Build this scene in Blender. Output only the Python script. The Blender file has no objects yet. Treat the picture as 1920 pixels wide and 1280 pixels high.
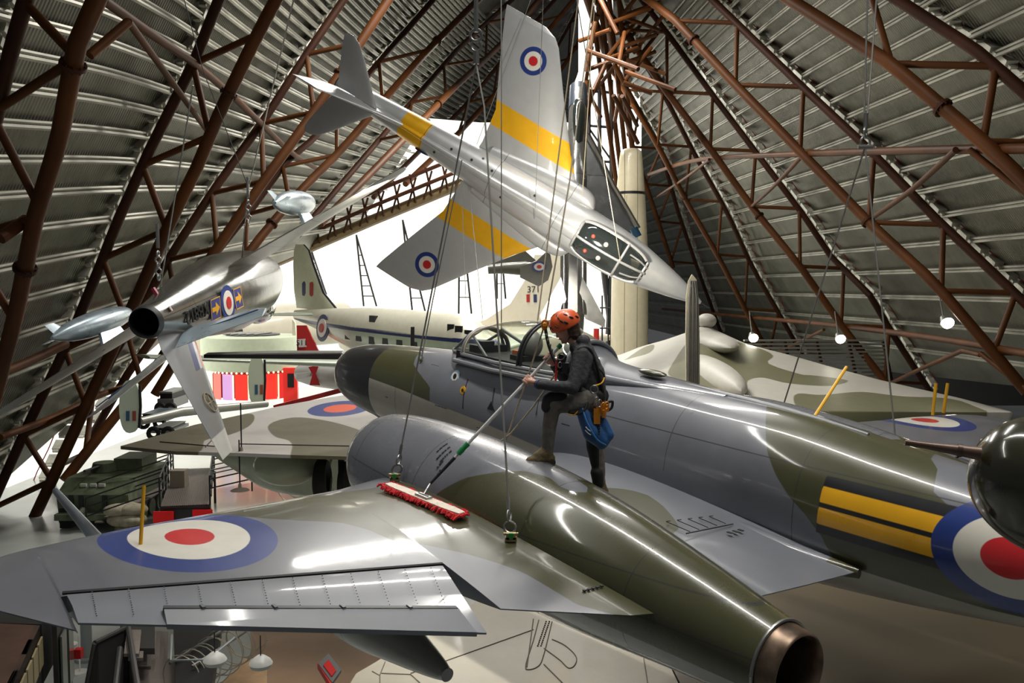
import bpy, math, random, bmesh
import numpy as np
from mathutils import Vector, Matrix
random.seed(7)
SC = bpy.context.scene
COL = SC.collection
# ---------------------------------------------------------------- camera
F = 1684.43
TILT = math.radians(3.8504)
CAM = Vector((0, 0, 10))
fwd = Vector((0, math.cos(TILT), -math.sin(TILT)))
upv = Vector((0, math.sin(TILT), math.cos(TILT)))
cd = bpy.data.cameras.new('camera'); cam = bpy.data.objects.new('camera', cd); COL.objects.link(cam)
cam.location = CAM; cam.rotation_euler = (math.pi/2 - TILT, 0, 0)
cd.sensor_width = 36; cd.lens = F*36/1920; cd.clip_end = 600; cd.clip_start = 0.05
SC.camera = cam
def W(px, py, d):
    return CAM + Vector(((px-960)/F*d, 0, 0)) + fwd*d - upv*((py-640)/F*d)

# ---------------------------------------------------------------- materials
def nmat(name):
    m = bpy.data.materials.new(name); m.use_nodes = True
    nt = m.node_tree; b = nt.nodes['Principled BSDF']
    return m, nt, b
def mat(name, col, rough=.5, metal=0, coat=0, emit=None, es=0, alpha=1, trans=0, noise=.0, nscale=3, bump=0, spec=.5, ntint=None):
    m, nt, b = nmat(name)
    c = (*col, 1)
    b.inputs['Base Color'].default_value = c
    b.inputs['Roughness'].default_value = rough
    b.inputs['Metallic'].default_value = metal
    b.inputs['Specular IOR Level'].default_value = spec
    b.inputs['Coat Weight'].default_value = coat
    b.inputs['Coat Roughness'].default_value = .08
    b.inputs['Transmission Weight'].default_value = trans
    b.inputs['Alpha'].default_value = alpha
    if emit:
        b.inputs['Emission Color'].default_value = (*emit, 1); b.inputs['Emission Strength'].default_value = es
    if noise:
        tc = nt.nodes.new('ShaderNodeTexCoord'); n = nt.nodes.new('ShaderNodeTexNoise')
        n.inputs['Scale'].default_value = nscale; n.inputs['Detail'].default_value = 6
        nt.links.new(tc.outputs['Object'], n.inputs['Vector'])
        r = nt.nodes.new('ShaderNodeMix'); r.data_type = 'RGBA'
        t = ntint or tuple(x*(1-noise) for x in col)
        r.inputs['A'].default_value = (*t, 1); r.inputs['B'].default_value = (*[min(1, x*(1+noise)) for x in col], 1)
        mr = nt.nodes.new('ShaderNodeMapRange'); mr.inputs['From Min'].default_value = .3; mr.inputs['From Max'].default_value = .7
        nt.links.new(n.outputs['Fac'], mr.inputs['Value']); nt.links.new(mr.outputs['Result'], r.inputs['Factor'])
        nt.links.new(r.outputs['Result'], b.inputs['Base Color'])
        if bump:
            bp = nt.nodes.new('ShaderNodeBump'); bp.inputs['Strength'].default_value = bump; bp.inputs['Distance'].default_value = .02
            nt.links.new(n.outputs['Fac'], bp.inputs['Height']); nt.links.new(bp.outputs['Normal'], b.inputs['Normal'])
    return m
def paint(name, base, layers=(), rough=.3, metal=0, coat=.5, lines=(), soft=.004, mott=.08, linecol=(.03, .03, .03), lw=.005, wave=0, soil=None):
    """base colour, then one colour per attribute (signed distance, positive inside); lines: (axis, value[, axis2, lo, hi]) in object space"""
    m, nt, b = nmat(name); L = nt.links; N = nt.nodes.new
    b.inputs['Roughness'].default_value = rough; b.inputs['Metallic'].default_value = metal
    b.inputs['Coat Weight'].default_value = coat; b.inputs['Coat Roughness'].default_value = .07
    tc = N('ShaderNodeTexCoord')
    rgb = N('ShaderNodeRGB'); rgb.outputs[0].default_value = (*base, 1); cur = rgb.outputs[0]
    for attr, col in layers:
        a = N('ShaderNodeAttribute'); a.attribute_name = attr
        mr = N('ShaderNodeMapRange'); mr.inputs['From Min'].default_value = -soft; mr.inputs['From Max'].default_value = soft
        L.new(a.outputs['Fac'], mr.inputs['Value'])
        mx = N('ShaderNodeMix'); mx.data_type = 'RGBA'
        L.new(mr.outputs['Result'], mx.inputs['Factor']); L.new(cur, mx.inputs['A']); mx.inputs['B'].default_value = (*col, 1)
        cur = mx.outputs['Result']
    n = N('ShaderNodeTexNoise'); n.inputs['Scale'].default_value = 2.2; n.inputs['Detail'].default_value = 8; n.inputs['Roughness'].default_value = .65
    L.new(tc.outputs['Object'], n.inputs['Vector'])
    if mott:
        hsv = N('ShaderNodeHueSaturation'); mv = N('ShaderNodeMapRange')
        mv.inputs['From Min'].default_value = .3; mv.inputs['From Max'].default_value = .7
        mv.inputs['To Min'].default_value = 1-mott; mv.inputs['To Max'].default_value = 1+mott
        L.new(n.outputs['Fac'], mv.inputs['Value']); L.new(mv.outputs['Result'], hsv.inputs['Value']); L.new(cur, hsv.inputs['Color']); cur = hsv.outputs['Color']
    if lines:
        sp = N('ShaderNodeSeparateXYZ'); L.new(tc.outputs['Object'], sp.inputs[0]); tot = None
        def M(op, a, bb=None):
            q = N('ShaderNodeMath'); q.operation = op
            for i, v in enumerate((a, bb)):
                if v is None: continue
                if isinstance(v, (int, float)): q.inputs[i].default_value = v
                else: L.new(v, q.inputs[i])
            return q.outputs[0]
        ax = {'x': 0, 'y': 1, 'z': 2}
        for ln in lines:
            v = sp.outputs[ax[ln[0]]]
            k = M('LESS_THAN', M('ABSOLUTE', M('SUBTRACT', v, float(ln[1]))), lw)
            if len(ln) > 2:
                v2 = sp.outputs[ax[ln[2]]]
                k = M('MULTIPLY', k, M('MULTIPLY', M('GREATER_THAN', v2, float(ln[3])), M('LESS_THAN', v2, float(ln[4]))))
            tot = k if tot is None else M('MAXIMUM', tot, k)
        mx = N('ShaderNodeMix'); mx.data_type = 'RGBA'; L.new(M('MULTIPLY', tot, .75), mx.inputs['Factor']); L.new(cur, mx.inputs['A']); mx.inputs['B'].default_value = (*linecol, 1); cur = mx.outputs['Result']
    L.new(cur, b.inputs['Base Color'])
    mr = N('ShaderNodeMapRange'); mr.inputs['To Min'].default_value = rough*.75; mr.inputs['To Max'].default_value = rough*1.3
    L.new(n.outputs['Fac'], mr.inputs['Value']); L.new(mr.outputs['Result'], b.inputs['Roughness'])
    if wave:
        n2 = N('ShaderNodeTexNoise'); n2.inputs['Scale'].default_value = 4.; n2.inputs['Detail'].default_value = 2
        L.new(tc.outputs['Object'], n2.inputs['Vector'])
        bp = N('ShaderNodeBump'); bp.inputs['Strength'].default_value = wave; bp.inputs['Distance'].default_value = .01
        L.new(n2.outputs['Fac'], bp.inputs['Height']); L.new(bp.outputs['Normal'], b.inputs['Normal'])
        L.new(bp.outputs['Normal'], b.inputs['Coat Normal'])
    return m

# ---------------------------------------------------------------- objects
def tag(o, label=None, cat=None, group=None, kind=None):
    if label: o['label'] = label
    if cat: o['category'] = cat
    if group: o['group'] = group
    if kind: o['kind'] = kind
    return o
def empty(name, loc=(0, 0, 0), label=None, cat=None, group=None, mw=None, rz=0):
    o = bpy.data.objects.new(name, None); COL.objects.link(o); o.empty_display_size = .2
    if mw is not None: o.matrix_world = mw
    else: o.location = loc; o.rotation_euler = (0, 0, rz)
    return tag(o, label, cat, group)
def mesh_obj(name, V, Fc, m, parent=None, smooth=True, label=None):
    me = bpy.data.meshes.new(name); me.from_pydata([tuple(v) for v in V], [], Fc); me.update()
    if m is not None: me.materials.append(m)
    o = bpy.data.objects.new(name, me); COL.objects.link(o)
    if parent is not None: o.parent = parent
    if smooth: me.polygons.foreach_set('use_smooth', [True]*len(me.polygons))
    if label: o['label'] = label
    return o
def autosmooth(o, ang=35):
    me = o.data; bm = bmesh.new(); bm.from_mesh(me)
    for e in bm.edges:
        if len(e.link_faces) == 2 and e.calc_face_angle(0) > math.radians(ang): e.smooth = False
    bm.to_mesh(me); bm.free(); return o
class MB:
    """collects shapes that become one mesh"""
    def __init__(s): s.V = []; s.F = []
    def add(s, V, Fc):
        n = len(s.V); s.V += [Vector(v) for v in V]; s.F += [tuple(i+n for i in f) for f in Fc]; return s
    def box(s, c, d, R=None):
        c = Vector(c); x, y, z = d[0]/2, d[1]/2, d[2]/2
        P = [Vector((a*x, b*y, e*z)) for a in (-1, 1) for b in (-1, 1) for e in (-1, 1)]
        if R is not None: P = [R @ p for p in P]
        return s.add([p+c for p in P], [(0, 1, 3, 2), (4, 6, 7, 5), (0, 4, 5, 1), (2, 3, 7, 6), (0, 2, 6, 4), (1, 5, 7, 3)])
    def tube(s, pts, r, n=8, cap=True):
        pts = [Vector(p) for p in pts]; rs = r if isinstance(r, (list, tuple)) else [r]*len(pts)
        V = []; Fc = []; prev = None
        for i, p in enumerate(pts):
            t = (pts[min(i+1, len(pts)-1)] - pts[max(i-1, 0)])
            t = t.normalized() if t.length > 1e-9 else Vector((0, 0, 1))
            if prev is None: a = t.orthogonal().normalized()
            else:
                a = prev - t*prev.dot(t); a = a.normalized() if a.length > 1e-6 else t.orthogonal().normalized()
            prev = a; b = t.cross(a)
            for k in range(n):
                th = 2*math.pi*k/n; V.append(p + (a*math.cos(th) + b*math.sin(th))*rs[i])
        for i in range(len(pts)-1):
            for k in range(n):
                k2 = (k+1) % n; Fc.append((i*n+k, i*n+k2, (i+1)*n+k2, (i+1)*n+k))
        if cap:
            Fc.append(tuple(range(n-1, -1, -1))); Fc.append(tuple((len(pts)-1)*n+k for k in range(n)))
        return s.add(V, Fc)
    def ball(s, c, r, sx=1, sy=1, sz=1, nu=16, nv=10, R=None):
        c = Vector(c); V = []; Fc = []
        for j in range(nv+1):
            ph = math.pi*j/nv
            for i in range(nu):
                th = 2*math.pi*i/nu
                p = Vector((math.sin(ph)*math.cos(th)*sx, math.sin(ph)*math.sin(th)*sy, math.cos(ph)*sz))*r
                if R is not None: p = R @ p
                V.append(p+c)
        for j in range(nv):
            for i in range(nu):
                i2 = (i+1) % nu; Fc.append((j*nu+i, (j+1)*nu+i, (j+1)*nu+i2, j*nu+i2))
        return s.add(V, Fc)
    def prism(s, poly, dvec):
        n = len(poly); P = [Vector(p) for p in poly]; d = Vector(dvec)
        return s.add(P+[p+d for p in P], [tuple(range(n-1, -1, -1)), tuple(range(n, 2*n))] + [(i, (i+1) % n, n+(i+1) % n, n+i) for i in range(n)])
    def build(s, name, m, parent=None, smooth=False, label=None, inv=None):
        V = s.V if inv is None else [inv @ v for v in s.V]
        o = mesh_obj(name, V, s.F, m, parent, smooth, label)
        if smooth: autosmooth(o, 40)
        return o
def cr(P, n, closed=False):
    """Catmull-Rom through rows of numbers, n steps per span"""
    P = [np.array(p, float) for p in P]; k = len(P); out = []
    rng = range(k if closed else k-1)
    for i in rng:
        if closed: a, b, c, d = P[(i-1) % k], P[i], P[(i+1) % k], P[(i+2) % k]
        else: a, b, c, d = P[max(i-1, 0)], P[i], P[i+1], P[min(i+2, k-1)]
        for j in range(n):
            t = j/n; out.append(.5*((2*b)+(-a+c)*t+(2*a-5*b+4*c-d)*t*t+(-a+3*b-3*c+d)*t**3))
    if not closed: out.append(P[-1])
    return out
def interp(rows, x):
    xs = [r[0] for r in rows]
    return [float(np.interp(x, xs, [r[k] for r in rows])) for k in range(1, len(rows[0]))]
def loft(name, secs, m, parent, ns=4, nt=48, cap=(True, True), e=2.0, smoothsec=True, label=None):
    """secs: (s, y, z_top, z_bottom, half_width[, exponent]); local X = -s"""
    rows = cr(secs, ns) if smoothsec else [np.array(q, float) for q in secs]
    V = []; Fc = []
    for r in rows:
        s_, yc, zt, zb, hw = r[:5]; ex = r[5] if len(r) > 5 else e
        zc = (zt+zb)/2; hh = (zt-zb)/2
        for k in range(nt):
            th = 2*math.pi*k/nt; c, sn = math.cos(th), math.sin(th)
            V.append((-s_, yc+hw*math.copysign(abs(c)**(2/ex), c), zc+hh*math.copysign(abs(sn)**(2/ex), sn)))
    R = len(rows)
    for i in range(R-1):
        for k in range(nt):
            k2 = (k+1) % nt; Fc.append((i*nt+k, (i+1)*nt+k, (i+1)*nt+k2, i*nt+k2))
    if cap[0]: Fc.append(tuple(range(nt)))
    if cap[1]: Fc.append(tuple((R-1)*nt+k for k in range(nt-1, -1, -1)))
    o = mesh_obj(name, V, Fc, m, parent, True, label)
    return autosmooth(o, 50)
def wing(name, st, m, parent, nc=24, ns=10, vertical=False, smooth=False, label=None, yaxis=1, camber=0.0, crop=None):
    """st: (y, sLE, sTE, z, thickness_ratio); vertical: y is height, z is side offset. crop: function(y)->(c0,c1) chord range kept"""
    rows = cr(st, ns) if smooth else []
    if not smooth:
        for i in range(len(st)-1):
            for j in range(ns): rows.append([a+(b-a)*j/ns for a, b in zip(st[i], st[i+1])])
        rows.append(list(st[-1]))
    V = []; Fc = []
    for (y, le, te, z, tc) in rows:
        ch = te-le; c0, c1 = (0, 1) if crop is None else crop(y)
        cs = [c0+(c1-c0)*(.5-.5*math.cos(math.pi*k/nc)) if c0 == 0 else c0+(c1-c0)*k/nc for k in range(nc+1)]
        def th(c): return max(0.0, 5*tc*(.2969*math.sqrt(max(c, 0))-.126*c-.3516*c*c+.2843*c**3-.1036*c**4))*ch + .004
        cam_ = lambda c: camber*ch*4*c*(1-c)
        pts = [(c, cam_(c)+th(c)) for c in cs] + [(c, cam_(c)-th(c)) for c in reversed(cs)]
        for c, h in pts:
            if vertical: V.append((-(le+c*ch), z+h, y))
            else: V.append((-(le+c*ch), y, z+h))
    n = 2*(nc+1); R = len(rows)
    for i in range(R-1):
        for k in range(n):
            k2 = (k+1) % n; Fc.append((i*n+k, i*n+k2, (i+1)*n+k2, (i+1)*n+k))
    Fc.append(tuple(range(n-1, -1, -1))); Fc.append(tuple((R-1)*n+k for k in range(n)))
    if st[-1][0] < st[0][0]: Fc = [tuple(reversed(f)) for f in Fc]
    o = mesh_obj(name, V, Fc, m, parent, True, label)
    return autosmooth(o, 40)
# ---- signed distances used for painted markings (positive inside, metres)
def sd_poly(poly, smooth=0):
    P = np.array(cr(poly, smooth, True) if smooth else poly, float)
    A = P; B = np.roll(P, -1, 0)
    def f(u, v):
        u = np.asarray(u)[:, None]; v = np.asarray(v)[:, None]
        e = B-A; wx = u-A[:, 0]; wy = v-A[:, 1]
        t = np.clip((wx*e[:, 0]+wy*e[:, 1])/(e[:, 0]**2+e[:, 1]**2+1e-12), 0, 1)
        d = np.sqrt((wx-t*e[:, 0])**2+(wy-t*e[:, 1])**2).min(1)
        c1 = (A[:, 1] <= v) != (B[:, 1] <= v)
        xi = A[:, 0]+(v-A[:, 1])*e[:, 0]/np.where(e[:, 1] == 0, 1e-9, e[:, 1])
        ins = (np.sum(c1 & (u < xi), 1) % 2) == 1
        return np.where(ins, d, -d)
    return f
def sd_circ(cx, cy, r, k=1.0):
    return lambda u, v: r-np.sqrt((np.asarray(u)-cx)**2+((np.asarray(v)-cy)/k)**2)
def union(*fs):
    return lambda u, v: np.max([f(u, v) for f in fs], 0)
def set_attr(o, name, fn, uv, mask=None):
    me = o.data; n = len(me.vertices); co = np.empty(n*3); me.vertices.foreach_get('co', co); co = co.reshape(-1, 3)
    u, v = uv(co); val = fn(u, v)
    if mask is not None: val = np.minimum(val, mask(co))
    a = me.attributes.new(name, 'FLOAT', 'POINT'); a.data.foreach_set('value', val.astype(np.float32))
top_uv = lambda co: (-co[:, 0], co[:, 1])     # (aft distance, span)
side_uv = lambda co: (-co[:, 0], co[:, 2])
def text_mesh(name, s, size, m, parent, M, depth=.004, bold=0):
    cu = bpy.data.curves.new(name, 'FONT'); cu.body = s; cu.size = size; cu.extrude = depth; cu.offset = bold; cu.align_x = 'CENTER'; cu.align_y = 'CENTER'
    t = bpy.data.objects.new('tmp', cu); COL.objects.link(t)
    dg = bpy.context.evaluated_depsgraph_get(); me = bpy.data.meshes.new_from_object(t.evaluated_get(dg))
    bpy.data.objects.remove(t); me.name = name; me.materials.clear(); me.materials.append(m); me.transform(M)
    o = bpy.data.objects.new(name, me); COL.objects.link(o); o.parent = parent; return o
def disc(mb, c, n, r, k=24, thick=.004):
    c = Vector(c); n = Vector(n).normalized(); a = n.orthogonal().normalized(); b = n.cross(a)
    mb.prism([c+(a*math.cos(2*math.pi*i/k)+b*math.sin(2*math.pi*i/k))*r for i in range(k)], n*thick); return mb
def fr(cols, c):
    """world matrix from rows fwd/port/up"""
    f_, l_, u_ = [Vector(x) for x in cols]
    M = Matrix((f_, l_, u_)).transposed().to_4x4(); M.translation = Vector(c); return M

GREY = (.15, .156, .18); OLIVE = (.058, .058, .024); CREAM = (.56, .53, .45)
BLUE = (.02, .045, .22); WHITE = (.8, .78, .7); RED = (.6, .02, .025); YEL = (.85, .43, .01); BLACK = (.012, .012, .014)
M_steel = mat('galvanised_steel', (.35, .35, .34), .35, .9)
M_wire = mat('steel_wire', (.34, .335, .31), .4, .6)
M_black = mat('black_paint', (.015, .015, .017), .45)
M_rubber = mat('rubber', (.02, .02, .02), .7)
M_yellow = mat('yellow_paint', (.8, .42, .02), .4)
M_red = mat('red_paint', (.55, .02, .02), .4)
M_white = mat('white_paint', (.75, .74, .7), .4)
def cable(name, pts, r, label, m=None, group=None, cat='cable'):
    o = MB().tube(pts, r, 6).build(name, m or M_wire, None, True); return tag(o, label, cat, group)
# ================================================================= the hall
def wl(x, y):
    w = 44-.038*x-.022*y; return .5*(w+math.sqrt(w*w+150))
def wr(x, y):
    w = -25.6+.0328*x-.0222*y; return .5*(w+math.sqrt(w*w+100))
def dl(x, y, k=1.): return 842/(wl(x, y)*k)
def dr(x, y, k=1.): return 842/(wr(x, y)*k)
def m_sheet(name, col, sc, rot, var):
    m, nt, b = nmat(name); L = nt.links; N = nt.nodes.new
    at = N('ShaderNodeAttribute'); at.attribute_name = 'along'
    mu = N('ShaderNodeMath'); mu.operation = 'MULTIPLY'; mu.inputs[1].default_value = 2*math.pi/.17
    L.new(at.outputs['Fac'], mu.inputs[0]); sn = N('ShaderNodeMath'); sn.operation = 'SINE'; L.new(mu.outputs[0], sn.inputs[0])
    bp = N('ShaderNodeBump'); bp.inputs['Strength'].default_value = .5; bp.inputs['Distance'].default_value = .03
    L.new(sn.outputs[0], bp.inputs['Height']); L.new(bp.outputs['Normal'], b.inputs['Normal'])
    tc = N('ShaderNodeTexCoord'); n = N('ShaderNodeTexNoise'); n.inputs['Scale'].default_value = .35; n.inputs['Detail'].default_value = 7; n.inputs['Roughness'].default_value = .7
    L.new(tc.outputs['Object'], n.inputs['Vector'])
    cr_ = N('ShaderNodeValToRGB'); cr_.color_ramp.elements[0].position = .3; cr_.color_ramp.elements[1].position = .72
    cr_.color_ramp.elements[0].color = (*[x*(1-var) for x in col], 1); cr_.color_ramp.elements[1].color = (*[min(1, x*(1+var)) for x in col], 1)
    L.new(n.outputs['Fac'], cr_.inputs[0]); L.new(cr_.outputs[0], b.inputs['Base Color'])
    b.inputs['Metallic'].default_value = .55; b.inputs['Roughness'].default_value = .38
    return m
M_sheetL = m_sheet('corrugated_metal', (.17, .165, .127), 1, 0, .38)
M_purlin = mat('purlin_metal', (.31, .30, .25), .42, .5, noise=.25, nscale=.8)
M_rust = mat('brown_red_steel', (.085, .027, .005), .55, .0, noise=.35, nscale=.5, spec=.22)
M_rustd = mat('dark_brown_steel', (.042, .013, .005), .6, .0, noise=.35, nscale=.6, spec=.2)
M_boxm = mat('white_tray_metal', (.50, .49, .42), .45, .2, noise=.3, nscale=2)
M_cabred = mat('red_cable', (.35, .02, .02), .5)

# left and right roof slopes: curved sheets of corrugated metal
def edgeL(x): return float(np.interp(x, [-260, 0, 370, 510, 870, 1010, 1080, 1130, 1190], [1140, 905, 578, 497, 345, 285, 240, 60, -90]))
def sheet(name, x0, x1, ytop, ybot, dfun, k, m, nx=60, ny=40):
    V = []; al = []
    for j in range(ny+1):
        for i in range(nx+1):
            x = x0+(x1-x0)*i/nx; yb = ybot(x); y = ytop+(yb-ytop)*j/ny
            V.append(W(x, y, dfun(x, y, k)))
    Fc = [(j*(nx+1)+i, j*(nx+1)+i+1, (j+1)*(nx+1)+i+1, (j+1)*(nx+1)+i) for j in range(ny) for i in range(nx)]
    # thickness: a second skin outside
    o = mesh_obj(name, V, Fc, m, None, True)
    md = o.modifiers.new('skin', 'SOLIDIFY'); md.thickness = .08; md.offset = 0
    me = o.data; a = me.attributes.new('along', 'FLOAT', 'POINT')
    a.data.foreach_set('value', [v.dot(Vector((.25, .97, 0))) for v in V])
    return tag(o, kind='structure')
cl = sheet('ceiling', -260, 1190, -420, edgeL, dl, .80, M_sheetL)
crt = sheet('ceiling', 1150, 2250, -480, lambda x: float(np.interp(x, [1150, 1420, 1700, 2250], [600, 665, 700, 760])), dr, .80, M_sheetL)
# purlins
def slopeL(x, y):
    s1 = .30-.0010*y; s2 = .8-.0022*y; s3 = 1.02-.0026*y
    return float(np.interp(x, [120, 380, 650, 900], [s1, s2, s3, s3+.05]))
def purlin(pts, parent, w):
    mb = MB()
    for dz, dd, r in ((0, 0, w), (w*1.9, .0, w*.8)):
        mb.tube([p+Vector((0, 0, dz)) for p in pts], r, 6)
    return mb.build('purlin', M_purlin, parent, True)
ci = cl.matrix_world.inverted()
for y0 in range(-2600, 1160, 88):
    x, y = -250., float(y0); pts = []
    while x < 1170:
        if y > edgeL(x)-3: break
        if y > -380: pts.append(W(x, y, dl(x, y, .82)))
        y += slopeL(x, y)*24; x += 24
    if len(pts) > 2: purlin(pts, cl, .085)
for k in range(-22, 7):
    sl = (k*37.+18)/665.; pts = []
    for i in range(0, 30):
        x = 1165+i*38; y = 536+sl*(x-835)
        if -450 < y < 655+(x-1400)*.12: pts.append(W(x, y, dr(x, y, .82)))
    if len(pts) > 2: purlin(pts, crt, .075)

# roof trusses: outer chord by the sheeting, inner chord, braces between
def at_y(line, y):
    ys = [p[1] for p in line]; xs = [p[0] for p in line]
    if y < ys[0]: return xs[0]+(xs[1]-xs[0])/(ys[1]-ys[0])*(y-ys[0])
    if y > ys[-1]: return xs[-1]+(xs[-1]-xs[-2])/(ys[-1]-ys[-2])*(y-ys[-1])
    return float(np.interp(y, ys, xs))
def truss(O, I, pairs, dfun, label, ytop=-330, ybot=None, rI=.235, rO=.2, boxes=+1, ko=.86, group='brown tubular roof trusses', boxstep=27):
    root = empty('roof_truss', (0, 0, 0), label, 'roof truss', group)
    def pt(line, y, k): x = at_y(line, y); return W(x, y, dfun(x, y, k))
    for nm, line, k, r, m in (('outer_chord', O, ko, rO, M_rustd), ('inner_chord', I, 1., rI, M_rust)):
        if not line: continue
        y1 = ybot or line[-1][1]; ys = np.linspace(ytop, y1, 30)
        MB().tube([pt(line, y, k) for y in ys], r, 14).build(nm, m, root, True)
        # bolted flange collars on the chord
        if nm == 'inner_chord':
            for yy in (ytop*.3+y1*.7, ytop*.62+y1*.38):
                a, b = pt(line, yy, k), pt(line, yy+3, k); d = (b-a).normalized()*.05
                fl = MB().tube([a-d, a+d], r*1.42, 16)
                n = d.normalized(); u = n.orthogonal().normalized(); v = n.cross(u)
                for q in range(10):
                    th = q*math.pi/5; c = a+(u*math.cos(th)+v*math.sin(th))*r*1.22
                    fl.tube([c-d*2, c+d*2], .028, 6)
                fl.build('flange', M_rustd, root, True)
    if not I or not O: return root
    for yo, yi in pairs:
        a, b = pt(O, yo, ko), pt(I, yi, 1.)
        MB().tube([a, b], .125, 10).build('brace', M_rust, root, True)
    if boxes:
        n = 0; y = max(-40, O[0][1]-60); ye = (ybot or O[-1][1])-20
        while y < ye:
            x = at_y(O, y); x2 = at_y(O, y+boxstep*.62)
            wd = 20*wl(x, y)/27 if dfun is dl else 15*wr(x, y)/22
            o = MB(); off = -boxes*wd*1.0
            A = W(x-off*.75, y, dfun(x, y, .83)); Bp = W(x2-off*.75, y+boxstep*.62, dfun(x2, y, .83))
            A2 = W(x-off*1.75, y, dfun(x, y, .83)); ax = Bp-A; sd = A2-A; nn = ax.cross(sd).normalized()*.22
            o.prism([A, A+ax, A+ax+sd, A+sd], nn)
            o.prism([A+ax*1.05+sd*.2, A+ax*1.3+sd*.2, A+ax*1.3+sd*.8, A+ax*1.05+sd*.8], nn*.4)
            o.build('cable_tray_box', M_boxm, root, False)
            y += boxstep*(1. if dfun is dl else 1.); n += 1
        off = -boxes
        cb = []
        for i, yy in enumerate(np.linspace(max(-60, O[0][1]-60), ye, 26)):
            x = at_y(O, yy); wd = (20*wl(x, yy)/27 if dfun is dl else 15*wr(x, yy)/22)
            cb.append(W(x+boxes*(wd*2.1+(2 if i % 2 else 0)), yy, dfun(x, yy, .84)))
        MB().tube(cb, .03, 5).build('red_cable', M_cabred, root, True)
    return root
def zig(ys, dO=0, back=True):
    out = []
    for i, y in enumerate(ys):
        out.append((y+dO, y))
        if i+1 < len(ys): out.append((y+dO, ys[i+1]))
    return out
LO = [[(48, 0), (20, 100), (0, 185), (-90, 560)], [(410, 0), (363, 118), (279, 285), (215, 427), (195, 481), (128, 642), (54, 793), (-10, 935)],
      [(644, 0), (578, 97), (497, 222), (406, 349), (329, 464), (269, 568), (200, 690), (140, 810), (60, 985)],
      [(812, 0), (704, 124), (598, 252), (537, 302), (477, 385), (400, 480), (310, 600), (240, 700), (170, 820)]]
LI = [[(181, 0), (144, 84), (111, 262), (67, 403), (30, 588), (3, 692), (-40, 860)], [(517, 0), (480, 70), (413, 208), (370, 312), (319, 416), (252, 568), (180, 720), (95, 905), (50, 1000)],
      [(728, 0), (640, 134), (571, 235), (497, 336), (433, 427), (370, 520), (311, 665), (195, 806), (120, 901)],
      [(896, 0), (802, 94), (728, 178), (640, 282), (570, 350), (500, 430), (400, 560), (290, 740)]]
wherel = ['leftmost pair of brown roof tubes in the upper left corner', 'second brown roof truss from the left, crossing above the polished jet tail', 'third brown roof truss from the left, passing behind the inverted jet', 'fourth brown roof truss from the left, ending behind the far wing of the inverted jet']
nl = [([118, 290, 470, 650], -10), ([65, 255, 430, 600, 760, 900], 55), ([80, 210, 340, 465, 600, 720, 850], 22), ([94, 190, 290, 380, 480, 600], 22)]
for k in range(4):
    ys, dO = nl[k]
    truss(LO[k], LI[k], zig(ys, dO) if k else [(5, 105), (205, 112), (225, 385), (448, 408), (452, 600)], dl, wherel[k], boxes=-1)
# farther trusses, thinner in view
far = [([(960, 0), (860, 90), (760, 205), (640, 345), (560, 440)], [(1010, 0), (933, 90), (856, 160), (792, 225), (690, 330), (600, 420)], 'fifth brown roof truss from the left, running behind the tail of the diving jet'),
       ([(1040, 0), (960, 90), (880, 190), (780, 290), (700, 370)], [(1075, 0), (1010, 80), (930, 175), (850, 260), (760, 345)], 'sixth brown roof truss from the left, seen under the fuselage of the diving jet'),
       ([(1092, 0), (1050, 80), (980, 180), (900, 270)], [(1108, 0), (1085, 80), (1020, 180), (940, 270)], 'last left roof truss, behind the raised wing of the diving jet')]
for O, I, lb in far: truss(O, I, zig([30, 110, 180, 250], 12), dl, lb, rI=.26, rO=.22, boxes=-1, boxstep=22)
RO = [[(1530, -90), (1684, 0), (1831, 95), (1920, 172), (2050, 290)], [(1336, 0), (1504, 163), (1624, 275), (1757, 412), (1899, 546), (1960, 605)],
      [(1203, 0), (1259, 73), (1341, 185), (1422, 292), (1504, 400), (1560, 484), (1629, 550), (1676, 630), (1745, 738)],
      [(1160, 0), (1186, 82), (1242, 172), (1306, 297), (1362, 395), (1409, 499), (1465, 596), (1521, 695)],
      [(1105, 0), (1125, 60), (1177, 168), (1237, 275), (1272, 400), (1306, 499), (1354, 630)]]
RI = [[(1482, 0), (1671, 120), (1843, 266), (1920, 339), (2010, 430)], [(1216, 0), (1268, 39), (1379, 159), (1500, 284), (1629, 417), (1753, 531), (1856, 652), (1925, 735)],
      [(1117, 0), (1169, 56), (1250, 172), (1332, 279), (1409, 387), (1500, 499), (1577, 609), (1663, 720)],
      [(1100, 0), (1139, 116), (1233, 271), (1285, 374), (1345, 477), (1397, 579), (1444, 669)],
      [(1128, 0), (1147, 86), (1186, 275), (1225, 387), (1262, 500)]]
wr_l = ['rightmost brown roof truss, cutting the upper right corner', 'heavy brown roof truss running down to the green rounded nose at right', 'middle brown roof truss on the right slope, ending above the delta wing', 'fourth roof truss from the right edge, ending beside the delta aircraft', 'steep brown roof truss just right of the cream rocket']
nr = [[-40, 120, 266, 400], [39, 159, 284, 417, 545, 660], [56, 172, 279, 387, 499, 609, 715], [60, 168, 271, 374, 477, 579, 665], [60, 130, 200, 275, 345, 415, 490]]
for k in range(5):
    y0 = -330
    pr = []
    for i, y in enumerate(nr[k]):
        pr.append((y+4, y))
        if i+1 < len(nr[k]): pr.append((y+6, nr[k][i+1]))
    truss(RO[k], RI[k], pr, dr, wr_l[k], ytop=y0, boxes=+1, boxstep=25 if k < 3 else 19)
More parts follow.
